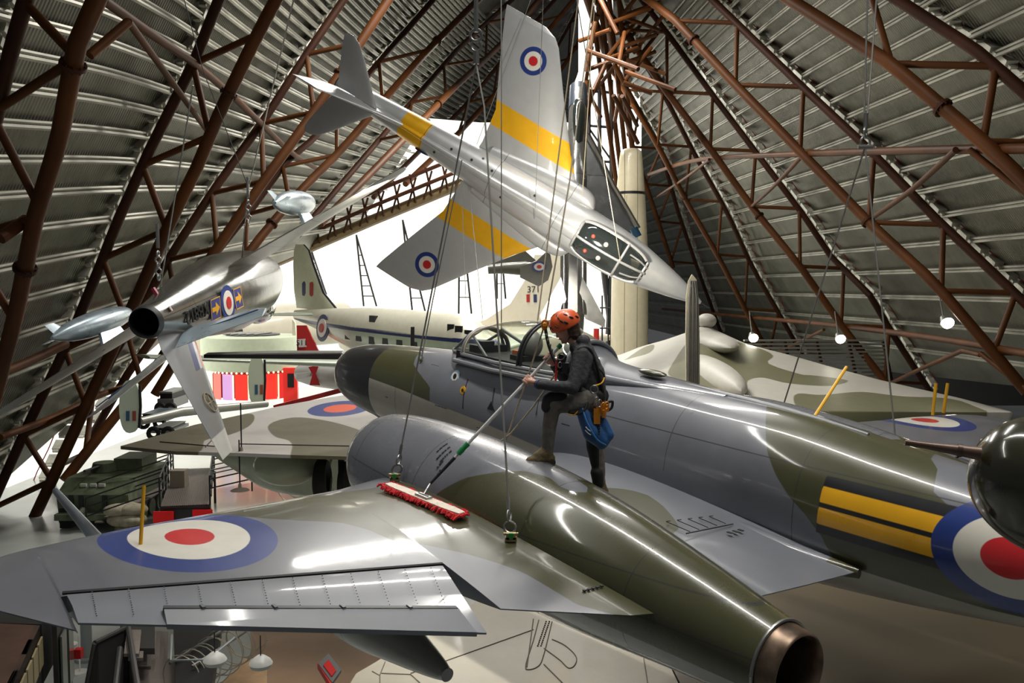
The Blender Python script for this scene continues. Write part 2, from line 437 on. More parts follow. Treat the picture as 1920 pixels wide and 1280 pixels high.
# long tie tubes across the trusses
def tie(pts, dfun, k, r, label):
    o = MB().tube([W(x, y, dfun(x, y, k)) for x, y in cr(pts, 6)], r, 10).build('tie_tube', M_rust, None, True)
    return tag(o, label, 'roof tube')
tie([(1216, 327), (1315, 299), (1470, 290), (1633, 284), (1800, 280), (1990, 278)], dr, .98, .16, 'long brown tie tube crossing the right roof slope at mid height')
tie([(1242, 579), (1401, 594), (1577, 611), (1788, 639), (1990, 675)], dr, .98, .16, 'lower brown tie tube crossing the right roof slope above the delta wing')
tie([(194, 0), (290, 68), (363, 118), (430, 175), (490, 232), (545, 285), (600, 320)], dl, .87, .15, 'brown tie tube stepping down the left roof slope between trusses')
tie([(241, 41), (320, 150), (392, 250)], dl, .93, .11, 'thin brown stay between the two leftmost roof trusses')
tie([(168, 104), (241, 41)], dl, .96, .13, 'short pale brown stay beside the leftmost inner tube')
tie([(0, 447), (50, 412)], dl, .97, .17, 'short brown stay at the left edge of the picture')
tie([(0, 700), (60, 675), (124, 645)], dl, .93, .16, 'brown stay behind the near wing of the inverted jet')
tie([(272, 712), (185, 742), (100, 782), (0, 820)], dl, .9, .14, 'low brown stay crossing the lower left trusses')
for pts, lb in (([(1233, 368), (1290, 330), (1330, 299)], 'slanting stay under the mid height tie, nearest the rocket'), ([(1409, 387), (1455, 345), (1507, 289)], 'slanting stay under the mid height tie, second from the rocket'), ([(1640, 405), (1710, 355), (1792, 281)], 'slanting stay under the mid height tie, third from the rocket'), ([(1818, 281), (1900, 345), (1990, 400)], 'slanting stay under the mid height tie at the right edge'),
                ([(1445, 668), (1500, 640), (1545, 618)], 'slanting stay under the lower tie above the delta wing'), ([(1662, 722), (1730, 690), (1805, 657)], 'slanting stay rising from the delta wing tip'), ([(1805, 657), (1838, 665)], 'short level stay lit warm above the far wing'), ([(1838, 662), (1880, 695), (1940, 740)], 'slanting stay going down behind the green rounded nose')):
    tie(pts, dr, 1., .11, lb)
# crowded bracing below the apex
M_rustlit = M_rust
apx = empty('apex_bracing', (0, 0, 0), 'tangle of orange brown tubes under the bright apex glazing', 'roof bracing')
random.seed(5)
for i in range(40):
    x = random.uniform(1085, 1190); y = random.uniform(-60, 190); d = random.uniform(48, 64)
    a = random.choice([.35, 1.1, -.9, 1.75, 2.0, -.35]); L_ = random.uniform(45, 105)
    p = W(x, y, d); q = W(x+L_*math.cos(a), y+L_*math.sin(a), d+random.uniform(-3, 3))
    MB().tube([p, q], .13, 8).build('brace', M_rust, apx, True)
for i in range(4):
    MB().tube([W(1090+i*20, -120, 58+i), W(1150+i*14, 300+i*20, 66), W(1172+i*8, 470, 67)], .17, 8).build('column', M_rust, apx, True)
bf = empty('steel_tower', W(1125, 300, 70), 'black steel tower frame in front of the bright apex glazing, left of the rocket', 'tower'); lb_ = bf.location
for x in (1104, 1124, 1146): MB().tube([W(x, 150, 70)-lb_, W(x, 470, 70)-lb_], .16, 6).build('upright', M_black, bf, True)
for y in (170, 235, 300, 330, 365, 400, 440): MB().tube([W(1100, y, 70)-lb_, W(1150, y+4, 70)-lb_], .11, 6).build('crossbar', M_black, bf, True)
for y in (240, 305, 370): MB().tube([W(1104, y, 70)-lb_, W(1146, y+60, 70)-lb_], .08, 6).build('diagonal', M_black, bf, True)
# gable edge truss above the white glazing
g = empty('gable_truss', (0, 0, 0), 'long lattice truss edging the bright glazed gable, left of centre', 'roof truss')
M_bronze = mat('bronze_beam', (.16, .11, .05), .4, .2)
MB().tube([W(x, y, 74) for x, y in ((495, 500), (700, 412), (900, 330))], .45, 8).build('edge_beam', M_bronze, g, True)
for dy in (-26, -52):
    MB().tube([W(x, y+dy, 73) for x, y in ((535, 483), (700, 412), (900, 330))], .16, 6).build('chord', M_rustd, g, True)
k = 0
for x in range(540, 890, 15):
    yb = 500+(x-495)*(330-500)/405.; a = W(x, yb, 73.5); 
    MB().tube([a, W(x+(15 if k % 2 else -12), yb-54, 73)], .09, 5).build('lattice_bar', M_rustd, g, True); k += 1
# glazed wall: daylight through translucent panels
def m_glaze(name, st, col=(1, .985, .9)):
    m, nt, b = nmat(name); L = nt.links
    b.inputs['Base Color'].default_value = (.8, .8, .75, 1); b.inputs['Roughness'].default_value = .5
    b.inputs['Emission Color'].default_value = (*col, 1); b.inputs['Emission Strength'].default_value = st
    return m
M_glz = m_glaze('daylit_glazing', 1.0)
base = [(-330, 37), (0, 43), (300, 62), (560, 84), (900, 92), (1200, 92)]
V = []
for (x, d) in base:
    p = W(x, 527, d); V += [Vector((p.x, p.y, -.3)), Vector((p.x, p.y, 26))]
n = len(base)
o = mesh_obj('window_1', V + [v+Vector((0, .3, 0)) for v in V], [(2*i, 2*i+2, 2*i+3, 2*i+1) for i in range(n-1)]+[(2*n+2*i, 2*n+2*i+1, 2*n+2*i+3, 2*n+2*i+2) for i in range(n-1)]+[(0, 1, 2*n+1, 2*n), (2*n-2, 4*n-2, 4*n-1, 2*n-1)], M_glz, None, False)
tag(o, kind='structure')
V = [W(1085, -160, 88), W(1200, -160, 88), W(1200, 320, 88), W(1085, 320, 88)]
o = MB().prism(V, (0, .3, 0)).build('window_2', m_glaze('apex_glazing', 1.6, (1, .99, .95))); tag(o, kind='structure')
# lattice masts against the glazing
for i, (xt, yt, xb, yb, w) in enumerate([(584, 470, 603, 552, 9), (668, 440, 694, 574, 12), (755, 412, 785, 583, 12), (862, 372, 872, 588, 12), (930, 360, 940, 560, 8), (556, 500, 566, 560, 6)]):
    g = empty('lattice_mast', W(xb, yb, 80), ['thin black lattice mast on the glazing, right of the old airliner fin', 'black lattice mast on the glazing above the middle of the old airliner', 'black lattice mast under the left tip of the diving jet wing', 'black lattice mast below the lower wing roundel of the diving jet', 'black lattice mast behind the camouflaged fin with a roundel', 'shortest black lattice mast beside the old airliner fin'][i], 'mast', 'lattice masts on the glazed wall')
    loc = g.location
    for s in (-1, 1):
        MB().tube([W(xt, yt, 80)-loc, W(xb+s*w, yb, 80)-loc], .09, 6).build('leg', M_black, g, True)
    mb = MB()
    for q in range(1, 7):
        t = q/7; x = xt+(xb-xt)*t; y = yt+(yb-yt)*t; mb.tube([W(x-w*t, y, 80)-loc, W(x+w*t, y, 80)-loc], .05, 5)
    mb.build('rungs', M_black, g, True)
# floor, far and dark end walls
M_floor = mat('polished_concrete', (.40, .42, .40), .25, 0, .2, noise=.12, nscale=.25)
o = MB().box((5, 60, -.15), (150, 170, .3)).build('floor', M_floor); tag(o, kind='structure')
M_dark = mat('dark_wall', (.05, .05, .052), .6, noise=.2, nscale=.3)
o = MB().prism([W(1225, 655, 92), W(1225, 760, 92), W(2300, 760, 60), W(2300, 690, 60)], (0, .5, 0)).build('wall_right', M_dark); tag(o, kind='structure')
# dark louvred gallery band on the right
g = empty('louvre_gallery', W(1550, 700, 60), 'dark louvred gallery band with pale slats under the right roof slope', 'louvre gallery'); loc = g.location
mb = MB()
for i in range(11):
    y = 636+i*7; x0 = 1395+i*4
    mb.box((W(x0, y, 58)+W(1662, y+4, 58))/2-loc, ((1662-x0)/F*58, .35, .1))
mb.build('slats', mat('slat_metal', (.35, .34, .3), .35, .6), g)
mb = MB()
for x in (1410, 1470, 1530, 1590, 1655): mb.tube([W(x, 636, 58.4)-loc, W(x+18, 720, 58.4)-loc], .12, 6)
mb.build('posts', M_rustd, g)
# ceiling floodlights seen on the right
M_lamp = mat('lit_lamp', (1, 1, 1), .3, emit=(1, .93, .75), es=22)
for i, (x, y, d) in enumerate([(1412, 633, 52), (1575, 635, 50), (1775, 605, 40)]):
    g = empty('floodlight', W(x, y, d), ['lit floodlight above the delta wing, nearest the metal fin', 'lit floodlight above the middle of the delta wing', 'lit floodlight on the dark roof at far right'][i], 'lamp', 'lit floodlights on the right roof')
    mb = MB(); disc(mb, (0, -.1, 0), (0, -1, -.5), .26, 20, .06); mb.build('lens', M_lamp, g)
    MB().tube([(0, 0, 0), (0, .35, .22)], [.27, .14], 16).build('housing', M_steel, g, True)
    MB().tube([(0, .3, .2), (0, .9, 1.5)], .03, 6).build('bracket', M_steel, g, True)
# white acoustic baffle-like spot lamp hanging top left
# ================================================================= twin-engined night fighter in the foreground
_h, _p, _r = math.radians(37.408), math.radians(3.5058), math.radians(1.0476)
_fx = Vector((-math.sin(_h)*math.cos(_p), math.cos(_h)*math.cos(_p), math.sin(_p))); _l0 = Vector((-math.cos(_h), -math.sin(_h), 0)); _u0 = _fx.cross(_l0)
_l = _l0*math.cos(_r)+_u0*math.sin(_r); _u = _fx.cross(_l)
MM = fr((_fx, _l, _u), Vector((1.74338672, 9.34303807, 7.92498741))+_fx*7.5)
NF = empty('jet_fighter', label='grey and green camouflaged twin-engined jet fighter being dusted by the person', cat='aircraft', mw=MM)
ML = lambda s, y, z: MM @ Vector((-s, y, z))
M_nf = paint('fighter_camouflage', GREY, [('green', OLIVE), ('under', (.40, .37, .31)), ('bar', BLACK), ('barY', YEL), ('blue', BLUE), ('white', (.74, .71, .62)), ('red', RED), ('mark', BLACK), ('ymark', YEL)], .30, 0, .7, mott=.10, wave=.045,
             lines=[('x', -7.9, 'z', .25, 2), ('x', -9.35, 'z', -.5, 2), ('x', -11.3), ('x', -2.6), ('z', .62, 'x', -13, -6.5)])
M_nac = paint('nacelle_camouflage', GREY, [('green', OLIVE), ('under', (.33, .325, .30))], .26, 0, .8, mott=.09, wave=.045, lines=[('x', -5.75), ('x', -6.95), ('x', -8.45), ('x', -9.5), ('z', .12, 'x', -10.6, -5.6), ('z', -.12, 'x', -10.6, -5.9)])
M_wing = paint('wing_camouflage', GREY, [('green', OLIVE), ('blue', BLUE), ('white', (.76, .73, .65)), ('red', RED)], .34, 0, .55, mott=.11, wave=.05, lines=[('y', 2.98, 'x', -9.2, -6.1), ('y', 3.05, 'x', -9.2, -6.1)], lw=.004)
M_under = paint('underside_grey', (.30, .29, .265), [], .32, 0, .5, mott=.08, lines=[('x', -7.6), ('x', -9.2)])
M_radome = paint('radome_black', (.014, .014, .015), [], .3, 0, .4, mott=.1)
fus_rows = [(0.0, 0, .12, .08, .02), (.04, 0, .30, -.12, .20), (.17, 0, .44, -.25, .34), (.42, 0, .555, -.345, .44), (.85, 0, .64, -.42, .50), (1.3, 0, .69, -.455, .53), (1.72, 0, .725, -.47, .54),
            (2.9, 0, .81, -.55, .60), (4.2, 0, .87, -.6, .64), (5.5, 0, .93, -.62, .66), (6.9, 0, 1.0, -.62, .67), (8.0, 0, .985, -.6, .67), (9.0, 0, .95, -.53, .65), (10., 0, .84, -.42, .61), (11., 0, .755, -.27, .55), (12.5, 0, .68, -.02, .42), (14, 0, .64, .2, .26), (15.2, 0, .62, .42, .09)]
o_rad = loft('radome', fus_rows[:7], M_radome, NF, 5, 56, (True, False), e=2.15)
o_fus = loft('fuselage', [fus_rows[6]]+fus_rows[7:], M_nf, NF, 34, 200, (False, True), e=2.2)
# chin trim: bright metal lip with red below
MB().tube([(-.15, .0, -.2), (-.45, .06, -.315), (-.85, .1, -.4), (-1.3, .12, -.45), (-1.72, .14, -.49)], .022, 8).build('chin_strip', M_steel, NF, True)
MB().tube([(-.7, 0, -.39), (-1.1, 0, -.44), (-1.5, 0, -.475)], [.02, .05, .03], 10).build('chin_light', M_red, NF, True)
# wings
def zc(y): return -.10 + max(0, abs(y)-2.3)*(.072 if y > 0 else .088)
def nfwing(sg, name):
    st = [(.3, 5.95, 9.98, -.1, .125), (1.2, 5.98, 9.93, -.1, .125), (2.3, 6.03, 9.84, zc(2.3), .125), (2.9, 6.18, 9.72, zc(2.9), .122), (3.45, 6.45, 9.42, zc(3.45), .12), (3.66, 6.52, 9.30, zc(3.66), .12), (3.67, 6.52, 9.30, zc(3.67), .12),
          (4.67, 6.84, 9.15, zc(4.67), .115), (5.3, 7.02, 9.05, zc(5.3), .11), (5.8, 7.20, 8.95, zc(5.8), .105), (6.06, 7.30, 8.78, zc(6.06), .10), (6.07, 7.30, 8.70, zc(6.07), .10), (6.2, 7.36, 8.52, zc(6.2), .09), (6.36, 7.47, 8.3, zc(6.36), .08), (6.5, 7.7, 8.05, zc(6.5), .06)]
    def crop(y):
        y = abs(y)
        if 3.665 < y < 6.065:
            i = interp([(a[0], a[1], a[2]) for a in st], y); hs = 8.6+(8.31-8.6)*(y-3.67)/2.38
            return (0, (hs-i[0])/(i[1]-i[0]))
        return (0, 1)
    return wing(name, [(sg*a[0], a[1], a[2], a[3], a[4]) for a in st], M_wing, NF, 44, 14, crop=crop)
o_wp = nfwing(1, 'wing'); o_ws = nfwing(-1, 'wing')
def aileron(sg):
    mb = MB(); rows = []
    n = 20
    for i in range(n+1):
        t = i/n; y = 3.70+(6.04-3.70)*t; yr = 3.86+(6.06-3.86)*t
        h = 8.625+(8.335-8.625)*t; r_ = 9.42+(8.72-9.42)*t; zh = zc(y)+.045-.01*t; zr = -.075+(.215+.075)*t
        z0 = zh; rows.append([(-h, y, z0+.035), (-h-.05, y+.01, z0+.052), (-(h+r_)/2, (y+yr)/2, (z0+zr)/2+.035), (-r_, yr, zr+.006), (-r_, yr, zr-.006), (-(h+r_)/2, (y+yr)/2, (z0+zr)/2-.03), (-h-.05, y+.01, z0-.06), (-h, y, z0-.04)])
    V = [Vector((a, sg*b, c)) for r in rows for (a, b, c) in r]; k = 8
    Fc = [(i*k+j, i*k+(j+1) % k, (i+1)*k+(j+1) % k, (i+1)*k+j) for i in range(n) for j in range(k)] + [tuple(range(k)), tuple(n*k+j for j in range(k-1, -1, -1))]
    mb.add(V, Fc); return mb.build('aileron', M_ail, NF, True)
M_ail = paint('aileron_grey', (.185, .195, .225), [], .36, 0, .5, mott=.07, wave=.03)
for sg in (1, -1):
    ai = aileron(sg)
    # trim tab strip along the trailing edge, with its dark gap and hinges
    a0 = Vector((-9.17, sg*3.92, .01)); a1 = Vector((-8.72, sg*5.62, .205))
    MB().box((a0+a1)/2, ((a1-a0).length, .04, .026), Matrix.Rotation(math.atan2((a1-a0).y, (a1-a0).x), 3, 'Z') @ Matrix.Rotation(-math.asin((a1-a0).z/(a1-a0).length), 3, 'Y')).build('tab_gap', M_black, ai)
    b0 = Vector((-9.415, sg*3.93, -.068)); b1 = Vector((-8.86, sg*5.64, .155))
    dn = Vector((0, 0, .012))
    MB().add([a0+dn+Vector((-.01, 0, 0)), a1+dn+Vector((-.01, 0, 0)), b1+dn*1.4, b0+dn*1.4, a0-dn, a1-dn, b1-dn, b0-dn], [(0, 1, 2, 3), (7, 6, 5, 4), (0, 4, 5, 1), (3, 2, 6, 7), (0, 3, 7, 4), (1, 5, 6, 2)]).build('trim_tab', M_ail, ai)
    for t in (.18, .42, .65, .88):
        MB().box(a0.lerp(a1, t)+Vector((0, 0, .012)), (.05, .02, .018)).build('hinge', M_ail, ai)
    if sg > 0:      # rivet rows on the port aileron
        mb = MB()
        for i in range(12):
            t = (i+.5)/12; y = 3.72+2.3*t; yr = 3.88+2.17*t; h = 8.7+(8.40-8.7)*t; r_ = 9.12+(8.66-9.12)*t; zh = zc(y)+.098; zr = .03+(.235-.03)*t
            for q in range(12):
                u = q/11; mb.ball((-(h+(r_-h)*u), y+(yr-y)*u, zh+(zr-zh)*u-.002), .004, nu=6, nv=4)
        mb.build('rivet_rows', M_ail, ai, True)['kind'] = 'stuff'
    # dark hinge gap ahead of the aileron
    g0 = Vector((-8.608, sg*3.67, zc(3.67)+.085)); g1 = Vector((-8.318, sg*6.06, zc(6.06)+.075))
    MB().tube([g0, g1], .012, 6).build('hinge_gap', M_black, NF, True)
    # nacelle
    nr_ = [(5.36, .415, 0), (5.44, .47, 0), (5.62, .525, -.005), (6.1, .585, -.02), (6.9, .625, -.04), (7.6, .615, -.06), (8.3, .575, -.08), (9.0, .505, -.11), (9.7, .405, -.15), (10.2, .335, -.19), (10.5, .29, -.215)]
    yc = sg*2.33
    o = loft('engine_nacelle', [(s, yc, z+r, z-r, r) for s, r, z in nr_], M_nac, NF, 14, 84, (False, False))
    if sg > 0: o_nac = o
    else: o_nacs = o
    loft('intake_duct', [(5.36, yc, .415, -.415, .415), (5.5, yc, .37, -.37, .37), (5.9, yc, .33, -.34, .33), (6.4, yc, .2, -.2, .2), (6.3, yc, .02, -.02, .02)], M_black, o, 4, 40, (False, True))
    loft('intake_lip', [(5.45, yc, .475, -.475, .475), (5.37, yc, .44, -.44, .44), (5.345, yc, .415, -.415, .415), (5.37, yc, .395, -.395, .395), (5.45, yc, .385, -.385, .385)], M_steel, o, 4, 48, (False, False))
    M_pipe = mat('burnt_metal', (.20, .14, .10), .35, .8, noise=.5, nscale=6) if sg > 0 else M_pipe
    rg = loft('jet_pipe', [(10.48, yc, .07, -.50, .285), (10.54, yc, .055, -.49, .275), (10.63, yc, .045, -.485, .265), (10.635, yc, .02, -.46, .24), (10.5, yc, .0, -.43, .22), (9.9, yc, .0, -.38, .19)], M_pipe, o, 4, 56, (False, True))
    MB().tube([(-10.50, yc+math.cos(t*math.pi/18)*.292, -.216+math.sin(t*math.pi/18)*.292) for t in range(37)], .012, 8).build('pipe_band', M_steel, rg, True)
# tail, behind and beside the camera
wing('tail_fin', [(.55, 13.2, 15.3, 0, .1), (1.6, 13.9, 15.5, 0, .1), (2.3, 14.4, 15.5, 0, .08), (2.6, 14.9, 15.4, 0, .05)], M_nf, NF, 14, 4, vertical=True)
for sg in (1, -1): wing('tailplane', [(sg*.02, 14.0, 15.3, 1.55, .1), (sg*2.1, 14.35, 15.25, 1.55, .08), (sg*2.3, 14.7, 15.1, 1.55, .05)], M_wing, NF, 12, 4)
# wing root fillets
for sg in (1, -1):
    loft('wing_fillet', [(6.2, sg*.68, -.05, -.2, .05), (7.0, sg*.74, .10, -.24, .13), (8.0, sg*.78, .10, -.24, .16), (8.8, sg*.77, .05, -.24, .15), (9.5, sg*.70, -.01, -.2, .11), (9.98, sg*.60, -.07, -.15, .03)], M_wing, NF, 8, 28)
    for nm, yc in (('nacelle_fillet', 2.33+.50), ):
        loft(nm, [(6.4, sg*(yc+.06), .03, -.12, .05), (7.2, sg*(yc+.08), .14, -.15, .12), (8.3, sg*(yc+.06), .10, -.18, .14), (9.0, sg*(yc-.03), .0, -.22, .11), (9.55, sg*(yc-.14), -.09, -.2, .03)], M_wing, NF, 8, 24)
# under-wing tank
tk = MB()
tkrows = [(5.6, .02), (5.8, .12), (6.3, .23), (7.0, .28), (7.6, .26), (8.2, .165), (8.6, .09), (8.76, .05)]
dt = loft('drop_tank', [(s, 3.70, -.66+r, -.66-r, r*.95) for s, r in tkrows], M_under, NF, 6, 32)
MB().prism([(-6.8, 3.64, .0), (-8.3, 3.64, -.02), (-7.9, 3.64, -.48), (-6.7, 3.64, -.42)], (0, .12, 0)).build('pylon', M_under, dt)
MB().tube([(-8.75, 3.70, -.66), (-8.78, 3.70, -.66)], .05, 16).build('tank_cap', M_steel, dt, True)
dt2 = loft('drop_tank', [(s, -3.70, -.66+r, -.66-r, r*.95) for s, r in tkrows], M_under, NF, 6, 24)
# canopy
M_glass, nt_, b_ = nmat('canopy_glass')
nt_.nodes.remove(b_); _tr = nt_.nodes.new('ShaderNodeBsdfTransparent'); _tr.inputs[0].default_value = (.86, .89, .84, 1)
_gl = nt_.nodes.new('ShaderNodeBsdfGlossy'); _gl.inputs['Roughness'].default_value = .03; _fz = nt_.nodes.new('ShaderNodeLayerWeight'); _fz.inputs[0].default_value = .5
_pw = nt_.nodes.new('ShaderNodeMath'); _pw.operation = 'POWER'; _pw.inputs[1].default_value = 3.0; _ad = nt_.nodes.new('ShaderNodeMath'); _ad.operation = 'MULTIPLY_ADD'; _ad.inputs[1].default_value = .8; _ad.inputs[2].default_value = .05; _ad.use_clamp = True
_mx = nt_.nodes.new('ShaderNodeMixShader')
nt_.links.new(_fz.outputs['Facing'], _pw.inputs[0]); nt_.links.new(_pw.outputs[0], _ad.inputs[0]); nt_.links.new(_ad.outputs[0], _mx.inputs[0]); nt_.links.new(_tr.outputs[0], _mx.inputs[1]); nt_.links.new(_gl.outputs[0], _mx.inputs[2]); nt_.links.new(_mx.outputs[0], nt_.nodes['Material Output'].inputs[0])
can = [(3.95, 1.22, .37), (4.3, 1.33, .41), (4.8, 1.41, .45), (5.3, 1.435, .465), (5.75, 1.39, .46), (6.08, 1.27, .42)]
base_z = .88
def canring(s, zt, hw, n=24, grow=0):
    return [(-s, (hw+grow)*math.cos(math.pi*k/n), base_z+(zt+grow-base_z)*math.sin(math.pi*k/n)**.85) for k in range(n+1)]
rows = cr(can, 6); V = []; n = 25
for r in rows: V += canring(*r)
Fc = [(i*n+k, (i+1)*n+k, (i+1)*n+k+1, i*n+k+1) for i in range(len(rows)-1) for k in range(n-1)]
cp = mesh_obj('canopy_glass', V, Fc, M_glass, NF)
M_frame = mat('canopy_frame_grey', (.2, .205, .22), .35, .2)
def arch(s, m, r, name='canopy_frame'):
    i = interp(can, s); MB().tube(canring(s, i[0], i[1], grow=.006), r, 8).build(name, m, cp, True)
arch(3.97, M_frame, .028); arch(4.0, mat('canopy_seal_tan', (.5, .42, .3), .5), .012, 'canopy_seal'); arch(5.27, M_black, .022); arch(5.33, M_black, .018); arch(6.06, M_frame, .03)
for sy in (1, -1): MB().tube([(-3.95, sy*.38, .885), (-4.8, sy*.46, .885), (-5.6, sy*.47, .9), (-6.2, sy*.45, .92)], .028, 8).build('canopy_rail', M_frame, cp, True)
# skirt below the rail and windscreen
MB().tube([(-3.9, .47, .80), (-4.8, .545, .80), (-5.6, .56, .82), (-6.6, .53, .86)], .03, 8).build('canopy_skirt', M_frame, NF, True)
ws = MB(); P0 = Vector((-3.2, 0, .86)); PL = [Vector((-3.5, .28, .86)), Vector((-3.93, .37, .90)), Vector((-3.93, .25, 1.15)), Vector((-3.93, 0, 1.24))]
V = [P0, Vector((-3.42, .16, .86)), PL[1], PL[2], PL[3], Vector((-3.42, -.16, .86)), Vector((-3.93, -.37, .9)), Vector((-3.93, -.25, 1.15))]
gw = mesh_obj('windscreen', V, [(1, 2, 3), (0, 1, 3, 4), (5, 7, 6), (0, 4, 7, 5)], M_glass, NF, False)
mb = MB()
for a, b in ((0, 4), (1, 3), (5, 7), (1, 2), (5, 6), (0, 1), (0, 5), (2, 3), (3, 4), (4, 7), (7, 6)): mb.tube([V[a], V[b]], .02, 8)
mb.build('windscreen_frame', M_frame, gw, True)
MB().tube([(-3.99, .24, 1.13), (-4.45, .33, .9)], .02, 6).build('inner_strut', M_frame, cp, True)
MB().tube([(-4.02, -.2, 1.22), (-4.62, -.38, .95)], .022, 6).build('inner_strut', M_frame, cp, True)
# cockpit interior
loft('cockpit_sill', [(3.45, 0, .85, .3, .25), (3.85, 0, .89, .2, .45), (4.6, 0, .905, .2, .545), (5.8, 0, .91, .2, .56), (6.5, 0, .93, .2, .53), (7.0, 0, .9, .3, .4)], M_nf, NF, 6, 64, e=3.4)
ck = MB().box((-4.9, 0, .86), (2.2, .74, .12)).build('cockpit_tub', mat('cockpit_black', (.012, .012, .014), .7), NF)
mb = MB().box((-4.02, 0, .95), (.18, .5, .12)).box((-4.1, .1, 1.03), (.1, .2, .08)); mb.build('instrument_coaming', M_black, ck)
for s, y in ((4.95, .0), (5.75, .0)):
    st_ = MB(); st_.ball((-s, y, 1.12), .14, .9, 1.05, 1.25); st_.build('seat_head_box', mat('seat_grey', (.42, .42, .40), .4, .2), ck, True)
    MB().box((-s+.15, y, .97), (.12, .3, .12)).build('seat_cushion', mat('orange_fabric', (.62, .17, .05), .8), ck)
    MB().box((-s+.05, y, .93), (.25, .42, .1)).build('seat_pan', M_rubber, ck)
loft('canopy_fairing', [(6.05, 0, 1.26, .7, .41), (6.25, 0, 1.13, .7, .41), (6.6, 0, 1.075, .8, .38), (7.2, 0, 1.04, .85, .3), (8.1, 0, 1.0, .9, .12)], M_nf, NF, 4, 40)
MB().ball((-7.15, .12, 1.08), .2, 1.0, .38, .17).build('dorsal_scoop', paint('scoop_green', OLIVE), NF, True)
loft('spine_ridge', [(7.0, 0, 1.03, .95, .05), (7.6, 0, 1.025, .95, .05), (8.8, 0, .985, .9, .05), (9.6, 0, .905, .85, .02)], M_frame, NF, 3, 12)
# ---- painted markings of the fighter, laid out in the aircraft's own coordinates (aft, span, height)
def arc(s, y, z): return (s, math.atan2(y, z-.15)*.65)
def arc_uv(co): return -co[:, 0], np.arctan2(co[:, 1], co[:, 2]-.15)*.65
def arcpoly(P, smooth=0): return sd_poly([arc(*p) for p in P], smooth)
g_rear = [(8.45, -.5, .85), (8.58, .06, .97), (8.71, .23, .93), (8.83, .39, .84), (8.99, .55, .65), (9.13, .61, .5), (9.3, .63, .35), (9.47, .63, .24), (9.63, .62, .1), (9.72, .59, -.05), (9.9, .45, -.3), (11.6, .3, -.4), (11.6, .5, .55), (10.62, .49, .56), (10.42, .43, .65), (10.38, .34, .72), (10.33, .22, .78), (10.2, .08, .82), (10.1, -.2, .8), (9.6, -.5, .6)]
g_nose = [(1.5, -.4, .7), (2.5, -.3, .8), (2.68, .13, .78), (2.74, .33, .7), (2.86, .46, .61), (3.1, .52, .53), (3.45, .585, .42), (3.54, .61, .38), (3.59, .62, .2), (3.59, .6, -.2), (1.5, .6, -.1)]
g_tail = [(12.6, -.4, .5), (12.3, .3, .6), (12.6, .45, .2), (13.2, .3, -.1), (15.5, .2, 0), (15.5, 0, 3), (13.4, -.1, .9)]
under_p = [(1.6, .245), (2.74, .235), (3.59, .2), (4.8, .16), (6.03, .08), (7.0, -.12), (9.5, -.38), (9.95, -.10), (10.9, -.10), (15.4, .25), (15.4, -3), (0, -3), (0, .245)]
set_attr(o_fus, 'green', union(arcpoly(g_rear), arcpoly(g_nose), arcpoly(g_tail)), arc_uv)
set_attr(o_fus, 'under', sd_poly(under_p), side_uv)
port = lambda co: np.where(co[:, 1] > 0, 1., -1.)
R_ = lambda a, b, c, d: sd_poly([(a, c), (b, c), (b, d), (a, d)])
set_attr(o_fus, 'bar', R_(9.58, 11.05, .12, .59), side_uv)
set_attr(o_fus, 'barY', union(R_(9.58, 10.8, .375, .505), R_(9.58, 10.8, .195, .335)), side_uv)
for nm, r in (('blue', .54), ('white', .38), ('red', .19)): set_attr(o_fus, nm, sd_circ(11.05, .34, r, .74), side_uv)
for ob in SC.objects:
    if ob.name.startswith(('wing_fillet', 'nacelle_fillet')):
        for a in ('blue', 'white', 'red'): set_attr(ob, a, lambda u, v: np.full(len(u), -1.), side_uv)
        set_attr(ob, 'green', (lambda u, v: np.full(len(u), 1.)) if ob.name.startswith('nac') else (lambda u, v: u-9.75), side_uv)
    if ob.name.startswith(('tail_fin', 'canopy_fairing', 'cockpit_sill')):
        for a in ('green', 'under', 'bar', 'barY', 'blue', 'white', 'red', 'mark', 'ymark'):
            set_attr(ob, a, lambda u, v: np.full(len(u), -1.), side_uv)
for a in ('mark', 'ymark'): set_attr(o_fus, a, lambda u, v: np.full(len(u), -1.), side_uv)
wg = [(6.6, 4.9), (7.1, 4.78), (7.4, 4.5), (7.55, 4.28), (7.62, 4.14), (7.7, 4.0), (7.9, 3.88), (8.12, 3.82), (8.21, 3.74), (8.31, 3.61), (8.53, 3.43), (8.75, 3.3), (8.95, 3.21), (9.21, 3.18), (9.47, 3.15), (9.8, 2.9), (10, 2.3), (6.9, 2.3), (6.80, 3.0), (6.86, 3.3), (6.80, 3.6), (6.74, 4.0), (6.7, 4.4)]
wi = [(7.76, 1.32), (7.87, 1.16), (8.05, 1.06), (8.32, 1.13), (8.58, 1.26), (8.79, 1.4), (8.95, 1.8), (8.9, 2.3), (7.5, 2.4), (7.6, 1.7)]
set_attr(o_wp, 'green', union(sd_poly(wg), sd_poly(wi)), top_uv)
set_attr(o_ws, 'green', union(sd_poly([(6.0, -5.4), (7.0, -5.75), (7.35, -6.2), (7.5, -7), (6, -7)]), sd_poly([(6, -2.5), (6.9, -3.1), (7.8, -2.9), (9, -3.3), (9.9, -2.4), (9, -1.9), (6, -1.7)])), top_uv)
for sgn, ob in ((1, o_wp), (-1, o_ws)):
    for nm, r in (('blue', .66), ('white', .45), ('red', .185)): set_attr(ob, nm, sd_circ(7.62 if sgn > 0 else 7.45, sgn*5.12, r, .88), top_uv, lambda co: np.where(co[:, 2] > .0, 1., 1.))
def nac_uv(yc, sg): return lambda co: (-co[:, 0], sg*np.degrees(np.arctan2(sg*(co[:, 1]-yc)*sg, co[:, 2]-(-.03-.02*(-co[:, 0]-5.4))))*.0105)
